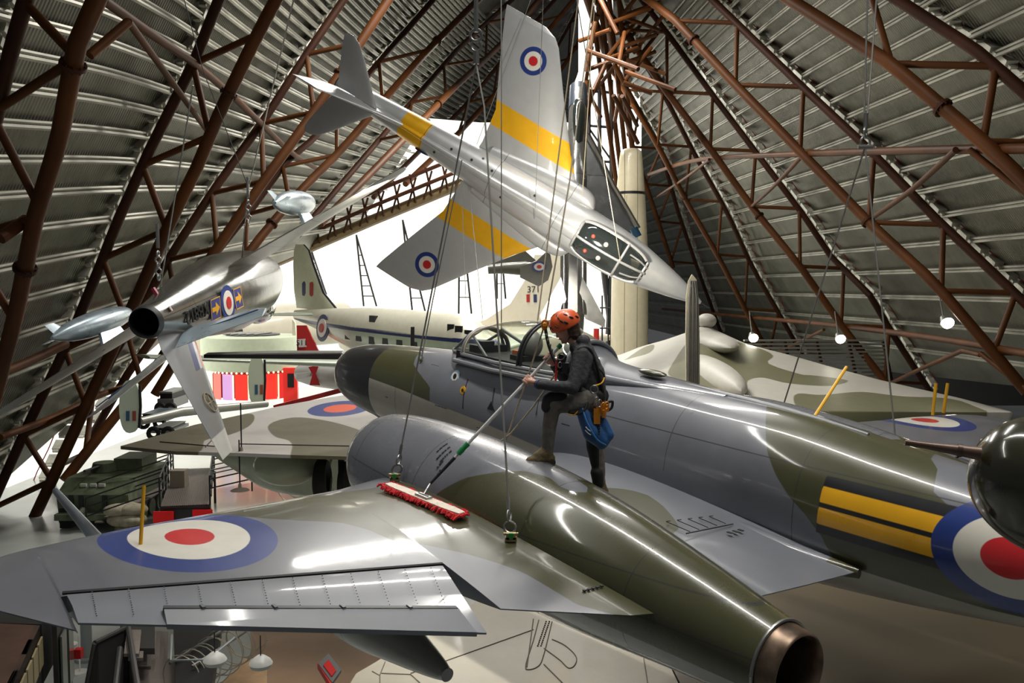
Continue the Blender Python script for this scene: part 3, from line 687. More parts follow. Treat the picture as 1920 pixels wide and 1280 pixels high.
ng = [(7.33, 190), (7.27, 75), (7.33, 65), (7.42, 57), (7.59, 43), (7.75, 34), (7.90, 25), (8.05, 16), (8.28, 10), (8.46, 13), (8.60, 11), (8.66, 4), (8.58, -4), (8.35, -7), (8.12, -6), (7.95, -14), (7.9, -60), (7.6, -120), (7.6, -190), (11, -190), (11, 190)]
for ob, yc, sg in ((o_nac, 2.33, 1), (o_nacs, -2.33, -1)):
    set_attr(ob, 'green', sd_poly([(a, b*.0105) for a, b in ng]), lambda co, yc=yc: (-co[:, 0], np.degrees(np.arctan2(co[:, 1]-yc, co[:, 2]+.03+.045*(-co[:, 0]-5.4)))*.0105))
    set_attr(ob, 'under', lambda u, v: np.abs(v)-101*.0105, lambda co, yc=yc: (-co[:, 0], np.degrees(np.arctan2(co[:, 1]-yc, co[:, 2]+.03+.045*(-co[:, 0]-5.4)))*.0105))
# small raised stencils and strips that follow the fuselage side
def fus_y(s, z, rows=fus_rows, e=2.2):
    i = interp(rows, s); zt, zb, hw = i[1], i[2], i[3]; t = abs((z-(zt+zb)/2)/((zt-zb)/2)); return hw*max(0, 1-min(1, t)**e)**(1/e)
def fus_line(name, P, r, m, off=.0):
    MB().tube([(-s, fus_y(s, z)+off, z) for s, z in P], r, 6).build(name, m, NF, True)
fus_line('sealing_strip', [(4.30, .78), (4.32, .62), (4.36, .45), (4.41, .25)], .013, M_black)
fus_line('sealing_strip', [(4.86, .79), (4.90, .66), (4.97, .54), (5.02, .40)], .013, M_black)
MB().prism([(-4.99, fus_y(5.0, .42)+.004, .44), (-4.93, fus_y(4.95, .36)+.004, .34), (-5.10, fus_y(5.1, .34)+.004, .34)], (0, .006, 0)).build('foot_step', M_black, NF)
fus_line('sealing_strip', [(5.78, .82), (5.82, .66), (5.88, .44)], .013, M_black)
mb = MB(); nrm = Vector((0, 1, .35))
disc(mb, (-4.02, fus_y(4.02, .60), .60), nrm, .088, 28, .008); em = mb.build('unit_badge', mat('badge_blue', (.35, .6, .75), .4), NF)
mb = MB(); disc(mb, (-4.02, fus_y(4.02, .60)+.006, .602), nrm, .066, 28, .006); mb.build('badge_ring', M_white, em)
mb = MB(); disc(mb, (-4.02, fus_y(4.02, .60)+.010, .604), nrm, .036, 20, .006); mb.build('badge_centre', M_black, em)
MB().box((-4.13, fus_y(4.13, .70)+.012, .71), (.15, .03, .05), Matrix.Rotation(.25, 3, 'Y')).build('badge_scroll', mat('scroll_red', (.6, .12, .08), .5), NF)
mb = MB(); disc(mb, (-4.32, fus_y(4.32, .47), .47), (0, 1, .2), .055, 20, .01); ye = mb.build('rescue_marker', M_yellow, NF)
mb = MB(); disc(mb, (-4.32, fus_y(4.32, .47)+.01, .47), (0, 1, .2), .022, 14, .006); mb.build('marker_dot', M_black, ye)
rs = random.Random(3)
def stencil(cx, cz, n, w):
    mb = MB(); x = 0
    while x < w:
        l = rs.uniform(.012, .03); mb.box((-(cx+x), fus_y(cx+x, cz)+.002, cz-.0*x), (l, .003, .012)); x += l+.012
    mb.build('stencil_lettering', M_black, NF)
for c in ((3.3, .66, 4, .2), (3.75, .18, 6, .28), (6.35, .42, 3, .12), (4.75, .07, 3, .1), (2.3, .05, 2, .06)): stencil(*c)
mb = MB()
for i, (s, a0, wd_) in enumerate([(7.02, 27, .12), (7.10, 30, .16), (7.17, 33, .16), (7.19, 44, .09), (7.25, 52, .05)]):
    a = math.radians(a0); x = 0
    while x < wd_:
        l = rs.uniform(.012, .03); r = .632; z0 = -.045; aa = a+(x-.08)/r*.0
        aa = a+x/r; mb.box((-s, 2.33+r*math.sin(aa), z0+r*math.cos(aa)), (.014, l, .006), Matrix.Rotation(-aa, 3, 'X')); x += l+.012
mb.build('stencil_lettering', M_black, NF)
# louvres on the inner wing and small lettering
mb = MB()
for i in range(5):
    s = 8.70; y0 = 1.45-.115*i
    mb.tube([(-8.68-.02*i, y0, .080), (-8.92, y0-.03, .056)], .004, 6).tube([(-8.68-.02*i, y0, .082), (-8.68-.02*i, y0-.05, .078)], .004, 6)
mb.tube([(-8.95, 1.5, .062), (-8.95, .9, .052)], .006, 6)
for q in range(3): mb.box((-9.08, 1.1-.07*q, .045), (.05, .03, .006))
mb.build('wing_louvres', M_rubber, NF)
mb = MB()
for i in range(9): mb.box((-9.35, 2.98-.04*i-(0.05 if i > 4 else 0), .008+.0*i), (.02, .025, .008))
mb.build('stencil_lettering', M_black, NF)
# drain mast on the fuselage flank
MB().ball((-9.08, fus_y(9.08, -.02)+.02, -.02), .06, 1.5, .35, .35).build('fuel_drain', M_steel, NF, True)
# whip aerials
def rod(name, a, b, r, m, label, cat='rod', group=None):
    o = MB().tube([a, b], r, 8).build(name, m, None, True); return tag(o, label, cat, group)
rod('yellow_prop', ML(7.67, 5.46, .22), W(270, 910, 6.1), .013, M_yellow, 'thin yellow rod standing on the near wing roundel', 'rod')
rod('yellow_prop', ML(9.05, 0, .93), W(1587, 688, 8.6), .016, M_yellow, 'slanting yellow rod rising from the fighter spine', 'rod')
rod('yellow_prop', W(1749, 778, 13.2), W(1755, 718, 13.2), .025, M_yellow, 'upright yellow rod at the far wing roundel, the left of two', 'rod')
rod('yellow_prop', W(1769, 774, 13.4), W(1777, 718, 13.4), .025, M_yellow, 'upright yellow rod at the far wing roundel, the right of two', 'rod')
# lifting fittings and suspension wires
M_brass = mat('brass_fitting', (.42, .33, .16), .4, .7)
def torus(mb, c, u, v, R, r, n=18):
    c = Vector(c); mb.tube([c+u*math.cos(2*math.pi*i/n)*R+v*math.sin(2*math.pi*i/n)*R for i in range(n+1)], r, 7, False)
def fitting(p, up, label, s=1.):
    s *= .8; g = empty('lifting_fitting', p, label, 'fitting', 'wire fittings on the wing'); q = Vector((0, 0, 0))
    mb = MB(); mb.box(q+Vector((0, 0, .02))*s, (.11*s, .06*s, .04*s)).box(Vector((.03, 0, .05))*s, (.03*s, .06*s, .06*s)).box(Vector((-.03, 0, .05))*s, (.03*s, .06*s, .06*s)).tube([Vector((-.07, 0, .07))*s, Vector((.07, 0, .07))*s], .014*s, 8)
    mb.build('bracket', M_brass, g, True)
    mb = MB(); X = Vector((1, 0, 0)); Z = up.normalized(); torus(mb, Z*.13*s, X, Z, .055*s, .013*s); torus(mb, Z*.24*s, Vector((.3, 1, 0)).normalized(), Z, .06*s, .011*s); mb.build('shackle', M_steel, g, True)
    MB().box(Vector((0, -.035, .06))*s, (.04*s, .03*s, .05*s)).build('green_tag', mat('green_paint', (.02, .3, .06), .5), g)
    MB().tube([Z*.29*s, Z*.42*s], .018*s, 8).build('ferrule', M_steel, g, True)
    return g
pA = ML(6.74, 2.98, .15); pB = ML(8.49, 2.97, .10); apex = W(893, 120, 8.6)
fitting(pA, apex-pA, 'brass lifting bracket and shackle at the red mop, near the leading edge'); fitting(pB, apex-pB, 'brass lifting bracket and shackle in the green patch behind the mop')
cable('suspension_wire', [pA+(apex-pA)*.05, apex], .0085, 'steel wire rising from the bracket beside the red mop')
cable('suspension_wire', [pB+(W(908, 200, 8.3)-pB)*.05, W(908, 200, 8.3), apex], .0085, 'steel wire rising from the rear bracket in the green patch')
g = empty('turnbuckle', apex, 'large steel turnbuckle and shackles high above the fighter, left of the raised jet wing', 'turnbuckle')
mb = MB(); mb.tube([(0, 0, 0), (0, 0, .12)], .03, 8); torus(mb, (0, 0, .17), Vector((1, 0, 0)), Vector((0, 0, 1)), .05, .012); torus(mb, (0, 0, .27), Vector((1, 0, 0)), Vector((0, 0, 1)), .055, .014); mb.build('shackle', M_steel, g, True)
MB().tube([(0, 0, .3), (0, 0, .7)], [.022, .022], 10).build('screw_rod', M_steel, g, True)
MB().tube([(.0, 0, .6), (.0, 0, 1.6)], .014, 8).build('drop_wire', M_wire, g, True)
pN = ML(3.0, .42, .66)
fitting(pN, Vector((.1, 0, 1)), 'small shackle on the fighter nose ahead of the badge', .6)
cable('suspension_wire', [pN, W(812, 560, 12), W(866, 300, 12)], .008, 'thin steel wire rising from the fighter nose')
ap2 = W(1622, 275, 11.5)
cable('suspension_wire', [W(1467, 765, 14.5), ap2], .012, 'steel wire from the right shackle slanting down left to the far fuselage side')
cable('suspension_wire', [W(1679, 822, 11.2), ap2], .011, 'steel wire from the right shackle dropping to the far nacelle')
g = empty('shackle_block', ap2, 'steel shackle block under the right roof truss where two wires meet', 'shackle')
mb = MB(); torus(mb, (0, 0, .06), Vector((1, 0, 0)), Vector((0, 0, 1)), .06, .016); torus(mb, (0, 0, .18), Vector((0.5, .8, 0)), Vector((0, 0, 1)), .06, .016); mb.tube([(-.09, 0, .0), (.09, 0, .0)], .03, 8).tube([(0, 0, .24), (0, 0, .42)], .03, 8); mb.build('shackle', M_steel, g, True)
MB().tube([Vector((-.02, 0, .4)), W(1628, -60, 11.5)-ap2], .012, 6).build('hanger_wire', M_wire, g, True); MB().tube([Vector((.02, 0, .4)), W(1648, -60, 11.7)-ap2], .012, 6).build('hanger_wire', M_wire, g, True)
# ================================================================= person with the mop
PD = 7.85
def PW(x, y, dd=0): return W(x, y, PD+dd)
def blob(name, caps, m, parent, vox=.011, sm=6, extra=None, label=None):
    mb = MB()
    for (a, ra, b, rb) in caps:
        a, b = Vector(a), Vector(b); n = 5
        mb.tube([a.lerp(b, i/n) for i in range(n+1)], [ra+(rb-ra)*i/n for i in range(n+1)], 14); mb.ball(a, ra, nu=14, nv=8); mb.ball(b, rb, nu=14, nv=8)
    if extra: extra(mb)
    me = bpy.data.meshes.new('t'); me.from_pydata([tuple(v) for v in mb.V], [], mb.F); me.update()
    t = bpy.data.objects.new('t', me); COL.objects.link(t)
    r = t.modifiers.new('r', 'REMESH'); r.mode = 'VOXEL'; r.voxel_size = vox
    s = t.modifiers.new('s', 'SMOOTH'); s.iterations = sm; s.factor = .5
    dg = bpy.context.evaluated_depsgraph_get(); m2 = bpy.data.meshes.new_from_object(t.evaluated_get(dg)); bpy.data.objects.remove(t)
    m2.name = name; m2.materials.clear(); m2.materials.append(m); m2.polygons.foreach_set('use_smooth', [True]*len(m2.polygons))
    o = bpy.data.objects.new(name, m2); COL.objects.link(o)
    if parent: o.parent = parent; m2.transform(parent.matrix_world.inverted())
    if label: o['label'] = label
    return o
M_skin = mat('skin', (.62, .34, .25), .5, noise=.08, nscale=12)
M_hood = mat('charcoal_fabric', (.045, .047, .052), .8, noise=.2, nscale=25, bump=.5)
M_trs = mat('grey_trouser', (.15, .135, .12), .8, noise=.2, nscale=20, bump=.5)
M_patch = mat('black_trouser', (.014, .014, .016), .75, noise=.2, nscale=20)
M_hair = mat('dark_brown_hair', (.055, .028, .016), .6, noise=.5, nscale=40, bump=.6)
M_boot = mat('brown_suede', (.17, .125, .06), .8, noise=.3, nscale=30, bump=.5)
M_helm = mat('orange_shell', (.85, .13, .03), .35, coat=.4)
foot_p = PW(1075, 900, .1)
PE = empty('person', foot_p, 'person in orange helmet and charcoal hoodie standing on the fighter, leaning on a mop pole', 'person')
bpy.context.view_layer.update()
j = dict(pel=PW(1108, 748), hl=PW(1101, 753, -.085), hr=PW(1117, 757, .085), kl=PW(1037, 758, -.16), al=PW(1026, 842, -.12), tl=PW(1001, 861, -.16), kr=PW(1119, 836, .08), ar=PW(1124, 903, .12), tr=PW(1132, 918, .25),
         w=PW(1107, 722), ch=PW(1099, 685), uc=PW(1093, 662), nk=PW(1080, 645), hd=PW(1061, 616), sl=PW(1090, 664, -.15), sr=PW(1088, 664, .17), el=PW(1074, 727, -.25), wl=PW(1012, 721, -.2), hl_=PW(998, 714, -.19), er=PW(1062, 715, .22), wrr=PW(1036, 680, .06), hr_=PW(1032, 672, .0))
pole_a = PW(1049, 649, -.02); pole_b = ML(7.40, 3.04, .27)
def on_pole(t): return pole_a.lerp(pole_b, t)
gripL = on_pole(.245); gripR = on_pole(.085)
pdir = (pole_b-pole_a).normalized()
def hand(mb_caps, wrist, grip, palm_side):
    """palm beside the pole, four fingers curling round it, thumb opposed"""
    side = (wrist-grip); side = (side-pdir*side.dot(pdir)).normalized(); other = pdir.cross(side)
    R = .017
    palm = grip+side*(R+.022)
    mb_caps.append((wrist, .027, palm-pdir*.0, .030)); mb_caps.append((palm+pdir*.026, .021, palm-pdir*.026, .021))
    for k, (o, ln) in enumerate(((.033, .9), (.011, 1.0), (-.011, .95), (-.032, .8))):
        pts = []
        for i in range(6):
            th = math.radians(15+ln*38*i)*palm_side; rr = R+.012
            pts.append(grip+pdir*o+(side*math.cos(th)+other*math.sin(th))*rr*(1.15 if i == 0 else 1))
        for a, b in zip(pts[:-1], pts[1:]): mb_caps.append((a, .0098-.0003*k, b, .0092-.0003*k))
    tp = []
    for i in range(4):
        th = -math.radians(20+34*i)*palm_side; tp.append(grip-pdir*(.02+.012*i)+(side*math.cos(th)+other*math.sin(th))*(R+.013))
    mb_caps.append((palm-pdir*.02, .014, tp[0], .0125))
    for a, b in zip(tp[:-1], tp[1:]): mb_caps.append((a, .012, b, .0105))
caps = []
hd = j['hd']
look = (Vector((-.80, -.42, -.42))).normalized()      # towards the mop head
hup = (Vector((0, 0, 1))-look*look.z).normalized(); hsd = look.cross(hup)
H = lambda a, b, c: hd+look*a+hsd*b+hup*c
caps += [(H(0, 0, .02), .088, H(.01, 0, .03), .088), (H(.025, 0, -.03), .070, H(.04, 0, -.07), .045), (H(.045, 0, -.085), .03, H(.055, 0, -.098), .022), (H(.055, 0, -.0), .052, H(.052, 0, .03), .055),
         (H(.088, 0, .005), .012, H(.108, 0, -.024), .0125), (H(.1, .011, -.027), .008, H(.1, -.011, -.027), .008), (H(.084, .014, -.052), .009, H(.084, -.014, -.052), .009), (H(.083, .012, -.062), .009, H(.083, -.012, -.062), .009), (H(.072, .0, -.093), .018, H(.06, 0, -.095), .02),
         (H(.082, .028, .022), .011, H(.082, .012, .02), .011), (H(.082, -.028, .022), .011, H(.082, -.012, .02), .011), (H(.055, .035, -.03), .028, H(.055, -.035, -.03), .028),
         (H(-.005, .08, -.015), .014, H(-.005, .083, .01), .016), (H(-.005, -.08, -.015), .014, H(-.005, -.083, .01), .016)]
caps += [(j['nk'], .055, H(-.02, 0, -.06), .052), (j['uc'], .09, j['nk'], .06), (j['uc'], .1, j['w'], .1), (j['w'], .1, j['pel'], .11), (j['uc'], .07, j['sl'], .05), (j['uc'], .07, j['sr'], .05),
         (j['sl'], .045, j['el'], .035), (j['el'], .035, gripL+(j['wl']-gripL).normalized()*.085, .026), (j['sr'], .045, j['er'], .035), (j['er'], .035, gripR+(j['er']-gripR).normalized()*.085, .026),
         (j['hl'], .08, j['kl'], .052), (j['kl'], .05, j['al'], .036), (j['hr'], .08, j['kr'], .05), (j['kr'], .048, j['ar'], .036), (j['al'], .035, j['tl'], .03), (j['ar'], .035, j['tr'], .03)]
hand(caps, gripL+(j['wl']-gripL).normalized()*.085, gripL, 1)
hand(caps, gripR+(j['er']-gripR).normalized()*.085, gripR, -1)
body = blob('body', caps, M_skin, PE, .0062, 4)
pinv = PE.matrix_world.inverted()
eye = MB()
for sy in (1, -1): eye.ball(H(.079, sy*.03, .006), .013)
eye.build('eyes', mat('eye_dark', (.05, .03, .02), .2), PE, True, inv=pinv)
MB().tube([H(.094, .022, -.056), H(.099, 0, -.056), H(.094, -.022, -.056)], .0035, 6).build('lips', mat('lips', (.45, .17, .15), .5), PE, True, inv=pinv)
mb = MB()
for sy in (1, -1): mb.tube([H(.09, sy*.045, .03), H(.099, sy*.028, .036), H(.1, sy*.012, .031)], .0042, 6)
mb.build('eyebrows', M_hair, PE, True, inv=pinv)
# hair: shoulder-length, hanging from under the helmet
hc = [(H(-.02, .06, .02), .045, H(-.02, .065, -.08), .032), (H(-.02, -.06, .02), .045, H(-.015, -.07, -.08), .034), (H(-.06, 0, .03), .07, H(-.075, 0, -.08), .05), (H(-.04, -.05, .0), .05, H(-.06, -.05, -.11), .03), (H(-.04, .05, 0), .05, H(-.06, .05, -.11), .03), (H(.02, -.078, .02), .018, H(.025, -.08, -.06), .013), (H(.02, .078, .02), .018, H(.025, .08, -.06), .013)]
blob('hair', hc, M_hair, PE, .01, 3)
# helmet
def helm(mb):
    C = H(-.01, 0, .045); V = []; Fc = []; nu, nv = 40, 16
    for a in range(nv+1):
        ph = math.pi*.56*a/nv
        for b in range(nu):
            th = 2*math.pi*b/nu; r = 1.0
            low = .0 if a < nv else 0
            p = C+hup*(math.cos(ph)*.122)+look*(math.sin(ph)*math.cos(th)*.142)+hsd*(math.sin(ph)*math.sin(th)*.116)
            V.append(p)
    for a in range(nv):
        for b in range(nu):
            b2 = (b+1) % nu; Fc.append((a*nu+b, (a+1)*nu+b, (a+1)*nu+b2, a*nu+b2))
    mb.add(V, Fc); return C
mb = MB(); HC = helm(mb); hl = mb.build('helmet', M_helm, PE, True, inv=pinv); md = hl.modifiers.new('t', 'SOLIDIFY'); md.thickness = .003
def hpt(ph, th, k=1.01): return HC+(hup*(math.cos(ph)*.122)+look*(math.sin(ph)*math.cos(th)*.142)+hsd*(math.sin(ph)*math.sin(th)*.116))*k
MB().tube([hpt(math.pi*.56, 2*math.pi*i/40, 1.0) for i in range(41)], .008, 6, False).build('helmet_rim', M_helm, hl, True)
sgn = -1 if (hpt(1.3, 1.2)-CAM).length > (hpt(1.3, -1.2)-CAM).length else 1
for (ph, th, l, w_) in ((1.35, .55, .03, .009), (1.1, 1.0, .034, .012), (1.3, 1.25, .045, .014), (1.15, 1.75, .03, .013), (1.35, 2.2, .026, .012), (.8, .8, .024, .007), (.75, 1.5, .022, .007), (1.4, .1, .02, .006), (.5, .5, .018, .006)):
    for s2 in (1, -1):
        a = hpt(ph-.14, s2*(th-.1), 1.03); b = hpt(ph+.14, s2*(th+.1), 1.03); mb = MB(); mb.tube([a, a.lerp(b, .3)+(a-HC)*.01, a.lerp(b, .7)+(a-HC)*.01, b], [w_*.3, w_*.75, w_*.75, w_*.25], 8); mb.build('vent', M_black, hl, True, inv=pinv)
mb = MB()
for sy in (1, -1): mb.tube([H(.0, sy*.088, .0), H(.03, sy*.07, -.06), H(.05, sy*.01, -.108)], .005, 6)
mb.build('chin_strap', M_black, hl, True, inv=pinv)
# hoodie
hc = [(j['uc'], .108, j['ch'], .132), (j['ch'], .132, j['w'], .128), (j['w'], .128, j['pel']+Vector((0, 0, .01)), .128), (PW(1110, 700, 0), .115, PW(1112, 735, 0), .115), (j['uc']+Vector((0, 0, .01)), .09, j['sl'], .072), (j['uc']+Vector((0, 0, .01)), .09, j['sr'], .072),
      (j['sl'], .074, j['el'], .058), (PW(1098, 672, -.13), .07, PW(1088, 712, -.2), .062), (j['el'], .058, j['wl'], .040), (j['sr'], .07, j['er'], .056), (j['er'], .056, gripR+(j['er']-gripR).normalized()*.12, .04),
      (PW(1090, 654, 0), .09, PW(1094, 640, .02), .065), (PW(1092, 640, -.05), .055, PW(1092, 640, .07), .055), (PW(1078, 652, -.04), .05, PW(1078, 652, .05), .05)]
blob('hoodie', hc, M_hood, PE, .011, 4)
MB().tube([j['wl'], j['wl']+(gripL-j['wl']).normalized()*.03], [.042, .041], 14).build('blue_cuff', mat('navy_cuff', (.05, .07, .13), .8), PE, True, inv=pinv)
# trousers
tc = [(j['pel'], .12, j['hl'], .11), (j['pel'], .12, j['hr'], .11), (j['hl'], .103, j['kl'], .075), (j['kl'], .073, PW(1030, 800, -.14), .062), (PW(1030, 800, -.14), .062, PW(1026, 846, -.12), .054), (j['hr'], .1, j['kr'], .07), (j['kr'], .07, PW(1123, 880, .1), .057), (PW(1123, 880, .1), .057, j['ar'], .05)]
blob('trousers', tc, M_trs, PE, .011, 4)
blob('knee_patch', [(PW(1031, 750, -.16), .066, PW(1028, 762, -.165), .064), (PW(1050, 746, -.15), .072, PW(1035, 748, -.16), .07)], M_patch, PE, .011, 3)
blob('leg_patch', [(PW(1114, 800, .05), .085, PW(1113, 838, .06), .066), (PW(1113, 838, .06), .064, PW(1118, 870, .08), .05), (PW(1119, 885, .08), .058, PW(1122, 906, .1), .053)], M_patch, PE, .011, 3)
# boots
def boot(an, toe, dn, label=None):
    ax = (toe-an); f_ = Vector((ax.x, ax.y, 0)).normalized(); base = Vector((an.x, an.y, toe.z-.02))
    o = blob('boot', [(an+Vector((0, 0, .01)), .056, base+Vector((0, 0, .035)), .05), (base+Vector((0, 0, .03)), .046, base+f_*.10+Vector((0, 0, .022)), .046), (base+f_*.10+Vector((0, 0, .02)), .046, base+f_*.165+Vector((0, 0, .008)), .037), (base-f_*.03+Vector((0, 0, .02)), .044, base+Vector((0, 0, .02)), .044), (an-Vector((0, 0, .02)), .056, base+f_*.09+Vector((0, 0, .045)), .044)], M_boot, PE, .009, 3)
    so = blob('sole', [(base-f_*.04-Vector((0, 0, .018)), .04, base+f_*.16-Vector((0, 0, .03)), .036)], M_rubber, PE, .01, 3)
    mb = MB(); sd = f_.cross(Vector((0, 0, 1)))
    for i in range(4):
        c = base+f_*(.03+.025*i)+Vector((0, 0, .072-.011*i)); mb.tube([c-sd*.03, c+Vector((0, 0, .008)), c+sd*.03], .004, 6)
    mb.build('laces', mat('lace_tan', (.35, .28, .15), .7), o, True, inv=pinv)
boot(j['al'], j['tl'], 1); boot(j['ar'], j['tr'], 1)
# harness
M_web = mat('black_webbing', (.012, .012, .013), .6); M_oran = mat('orange_anodised', (.75, .27, .02), .35, .4); M_bag = mat('blue_bag_fabric', (.02, .09, .26), .45, noise=.3, nscale=8, bump=.5)
hs = empty('harness', (0, 0, 0)); hs.parent = PE
def ring(c, ax, R1, R2, w_, n=28):
    ax = ax.normalized(); a = ax.orthogonal().normalized(); b = ax.cross(a); mb = MB(); V = []; Fc = []
    for i in range(n):
        th = 2*math.pi*i/n
        for k in (-w_, w_): V.append(c+a*math.cos(th)*R1+b*math.sin(th)*R2+ax*k)
    for i in range(n): i2 = (i+1) % n; Fc.append((2*i, 2*i2, 2*i2+1, 2*i+1))
    mb.add(V, Fc); return mb
b_ = MB()
belt = blob('waist_belt', [(PW(1080, 736, -.06), .075, PW(1120, 742, -.05), .08), (PW(1085, 736, .06), .07, PW(1125, 742, .06), .08)], M_web, PE, .012, 2)
def strap(name, pts, r, m): return MB().tube(cr([tuple(p) for p in pts], 5), r, 8).build(name, m, PE, True, inv=pinv)
strap('shoulder_strap', [PW(1075, 690, -.15), PW(1085, 655, -.19), PW(1106, 655, -.15), PW(1120, 690, -.13), PW(1131, 735, -.1)], .014, M_web)
strap('shoulder_strap', [PW(1122, 690, -.12), PW(1133, 705, -.1), PW(1128, 722, -.14)], .006, M_web)
strap('leg_loop', [PW(1066, 772, -.18), PW(1085, 775, -.21), PW(1098, 765, -.2), PW(1104, 745, -.16)], .013, M_web)
strap('leg_loop_edge', [PW(1064, 776, -.19), PW(1076, 778, -.21), PW(1084, 770, -.22)], .005, M_yellow)
strap('yellow_strap', [PW(1112, 724, -.17), PW(1128, 718, -.15), PW(1133, 708, -.12)], .007, M_yellow)
# chest gear
mb = MB().box(PW(1052, 680, -.12), (.07, .05, .14), Matrix.Rotation(.25, 3, 'Y')).box(PW(1060, 690, -.15), (.06, .05, .09)); mb.build('chest_ascender', M_web, PE, False, inv=pinv)
mb = MB(); torus(mb, PW(1052, 668, -.16), Vector((1, 0, 0)), Vector((.2, 0, 1)), .03, .006); torus(mb, PW(1050, 684, -.16), Vector((.7, .3, 0)), Vector((0, 0, 1)), .024, .005); mb.build('carabiner', M_steel, PE, True, inv=pinv)
strap('red_tool', [PW(1043, 678, -.15), PW(1043, 700, -.15), PW(1041, 716, -.16)], .009, M_red)
strap('rope_lanyard', [PW(1022, 612, -.1), PW(1027, 640, -.1), PW(1036, 668, -.12), PW(1047, 690, -.14)], .014, M_web)
mb = MB()
for i in range(6): mb.ball(PW(1024+i*3.6, 628+i*9.5, -.115), .012, 1, 1, 1.3, nu=8, nv=6)
mb.build('lanyard_links', mat('lanyard_grey', (.16, .15, .14), .6), PE, True, inv=pinv)
mb = MB().ball(PW(1021, 612, -.1), .03, .9, .7, 1.2); torus(mb, PW(1022, 606, -.12), Vector((1, 0, 0)), Vector((0, 0, 1)), .026, .008); mb.build('orange_pulley', M_oran, PE, True, inv=pinv)
# hip gear
for i, (x, y, s) in enumerate(((1118, 752, 1.), (1124, 756, .9), (1131, 762, 1.0), (1137, 760, .9))):
    mb = MB(); torus(mb, PW(x, y, -.2-.01*i), Vector((.6, .3, 0)), Vector((.1, 0, 1)), .034*s, .006); mb.build('carabiner', M_steel if i < 2 else M_oran, PE, True, inv=pinv)
mb = MB(); torus(mb, PW(1114, 730, -.2), Vector((1, 0, .4)), Vector((-.4, 0, 1)), .03, .007); mb.build('carabiner', M_steel, PE, True, inv=pinv)
mb = MB().box(PW(1119, 780, -.2), (.055, .035, .13)).box(PW(1123, 770, -.2), (.05, .03, .06)); mb.build('descender', M_oran, PE, False, inv=pinv)
mb = MB().box(PW(1135, 765, -.16), (.06, .04, .06)).box(PW(1132, 776, -.17), (.03, .03, .06)); mb.build('descender', M_oran, PE, False, inv=pinv)
strap('gear_loop', [PW(1138, 755, -.12), PW(1148, 752, -.12), PW(1147, 764, -.12), PW(1139, 770, -.12)], .012, M_web)
mb = MB()
for i in range(7): mb.ball(PW(1124-.3*i, 782+i*5.2, -.2), .013, nu=8, nv=6)
mb.build('daisy_chain', M_web, PE, True, inv=pinv)
strap('bag_trim', [PW(1098, 800, -.24), PW(1104, 806, -.24), PW(1110, 809, -.23)], .004, M_white)
strap('bag_trim', [PW(1097, 806, -.235), PW(1103, 812, -.235), PW(1108, 815, -.23)], .004, M_white)
strap('bag_strap', [PW(1092, 765, -.2), PW(1100, 790, -.235), PW(1118, 822, -.22), PW(1136, 834, -.17)], .008, mat('bag_strap_blue', (.05, .2, .5), .5))
blob('blue_gear_bag', [(PW(1094, 775, -.15), .06, PW(1110, 810, -.14), .085), (PW(1110, 810, -.14), .085, PW(1128, 826, -.12), .07), (PW(1128, 790, -.11), .05, PW(1140, 815, -.12), .055), (PW(1140, 815, -.12), .05, PW(1128, 832, -.12), .05)], M_bag, PE, .011, 3)
# the mop
MP = empty('dust_mop', pole_b, 'long white-handled dust mop with red fringed flat head resting on the wing', 'mop'); bpy.context.view_layer.update(); mi = MP.matrix_world.inverted()
def seg(name, t0, t1, r, m, r2=None): return MB().tube([on_pole(t0), on_pole(t1)], [r, r2 or r], 16).build(name, m, MP, True, inv=mi)
seg('pole', .0, .70, .0155, mat('white_aluminium', (.78, .78, .76), .3, .3)); seg('pole_grip', -.012, .012, .021, mat('green_plastic', (.01, .25, .07), .45))
M_gp = bpy.data.materials['green_plastic']
seg('twist_lock', .70, .74, .024, M_gp, .021); seg('twist_lock', .74, .775, .026, M_gp, .022); seg('inner_pole', .775, .80, .013, bpy.data.materials['white_aluminium']); seg('lower_grip', .80, .985, .015, M_black, .011)
# mop head lies on the wing: a long frame between the two ends
mA = ML(7.0, 3.2, .185); mB_ = ML(7.98, 3.08, .165); ax = (mB_-mA); Lm = ax.length; ax.normalize(); nz = (MM.to_3x3() @ Vector((0, 0, 1))).normalized(); sdv = nz.cross(ax).normalized()
mb = MB(); n = 60
def mp(t, w_, h): return mA+ax*(Lm*t)+sdv*w_+nz*h
V = []; Fc = []
for i in range(21):
    t = i/20; e = .058*(1-.35*abs(2*t-1)**6)
    V += [mp(t, -e, 0), mp(t, -e*.9, .035), mp(t, e*.9, .035), mp(t, e, 0)]
for i in range(20):
    for k in range(4): Fc.append((4*i+k, 4*i+(k+1) % 4, 4*i+4+(k+1) % 4, 4*i+4+k))
Fc += [(0, 1, 2, 3), (83, 82, 81, 80)]
mb.add(V, Fc); mb.build('pad', mat('mop_cream', (.75, .68, .58), .9, noise=.12, nscale=30, bump=.6), MP, True, inv=mi)
rr = random.Random(4); mb = MB()
for i in range(150):
    t = rr.uniform(-.02, 1.02); sgn = rr.choice((-1, 1)); base = mp(t, sgn*.055, .012+rr.uniform(0, .015)); tip = mp(t+rr.uniform(-.012, .012), sgn*rr.uniform(.08, .105), rr.uniform(-.012, .012))
    mb.tube([base, (base+tip)/2+nz*rr.uniform(.004, .014), tip], [.011, .013, .007], 5)
for i in range(26):
    for t0, sg in ((0, -1), (1, 1)):
        w_ = rr.uniform(-.06, .06); base = mp(t0, w_, .015); mb.tube([base, base+ax*sg*rr.uniform(.02, .04)+nz*rr.uniform(-.0, .012)], [.012, .008], 5)
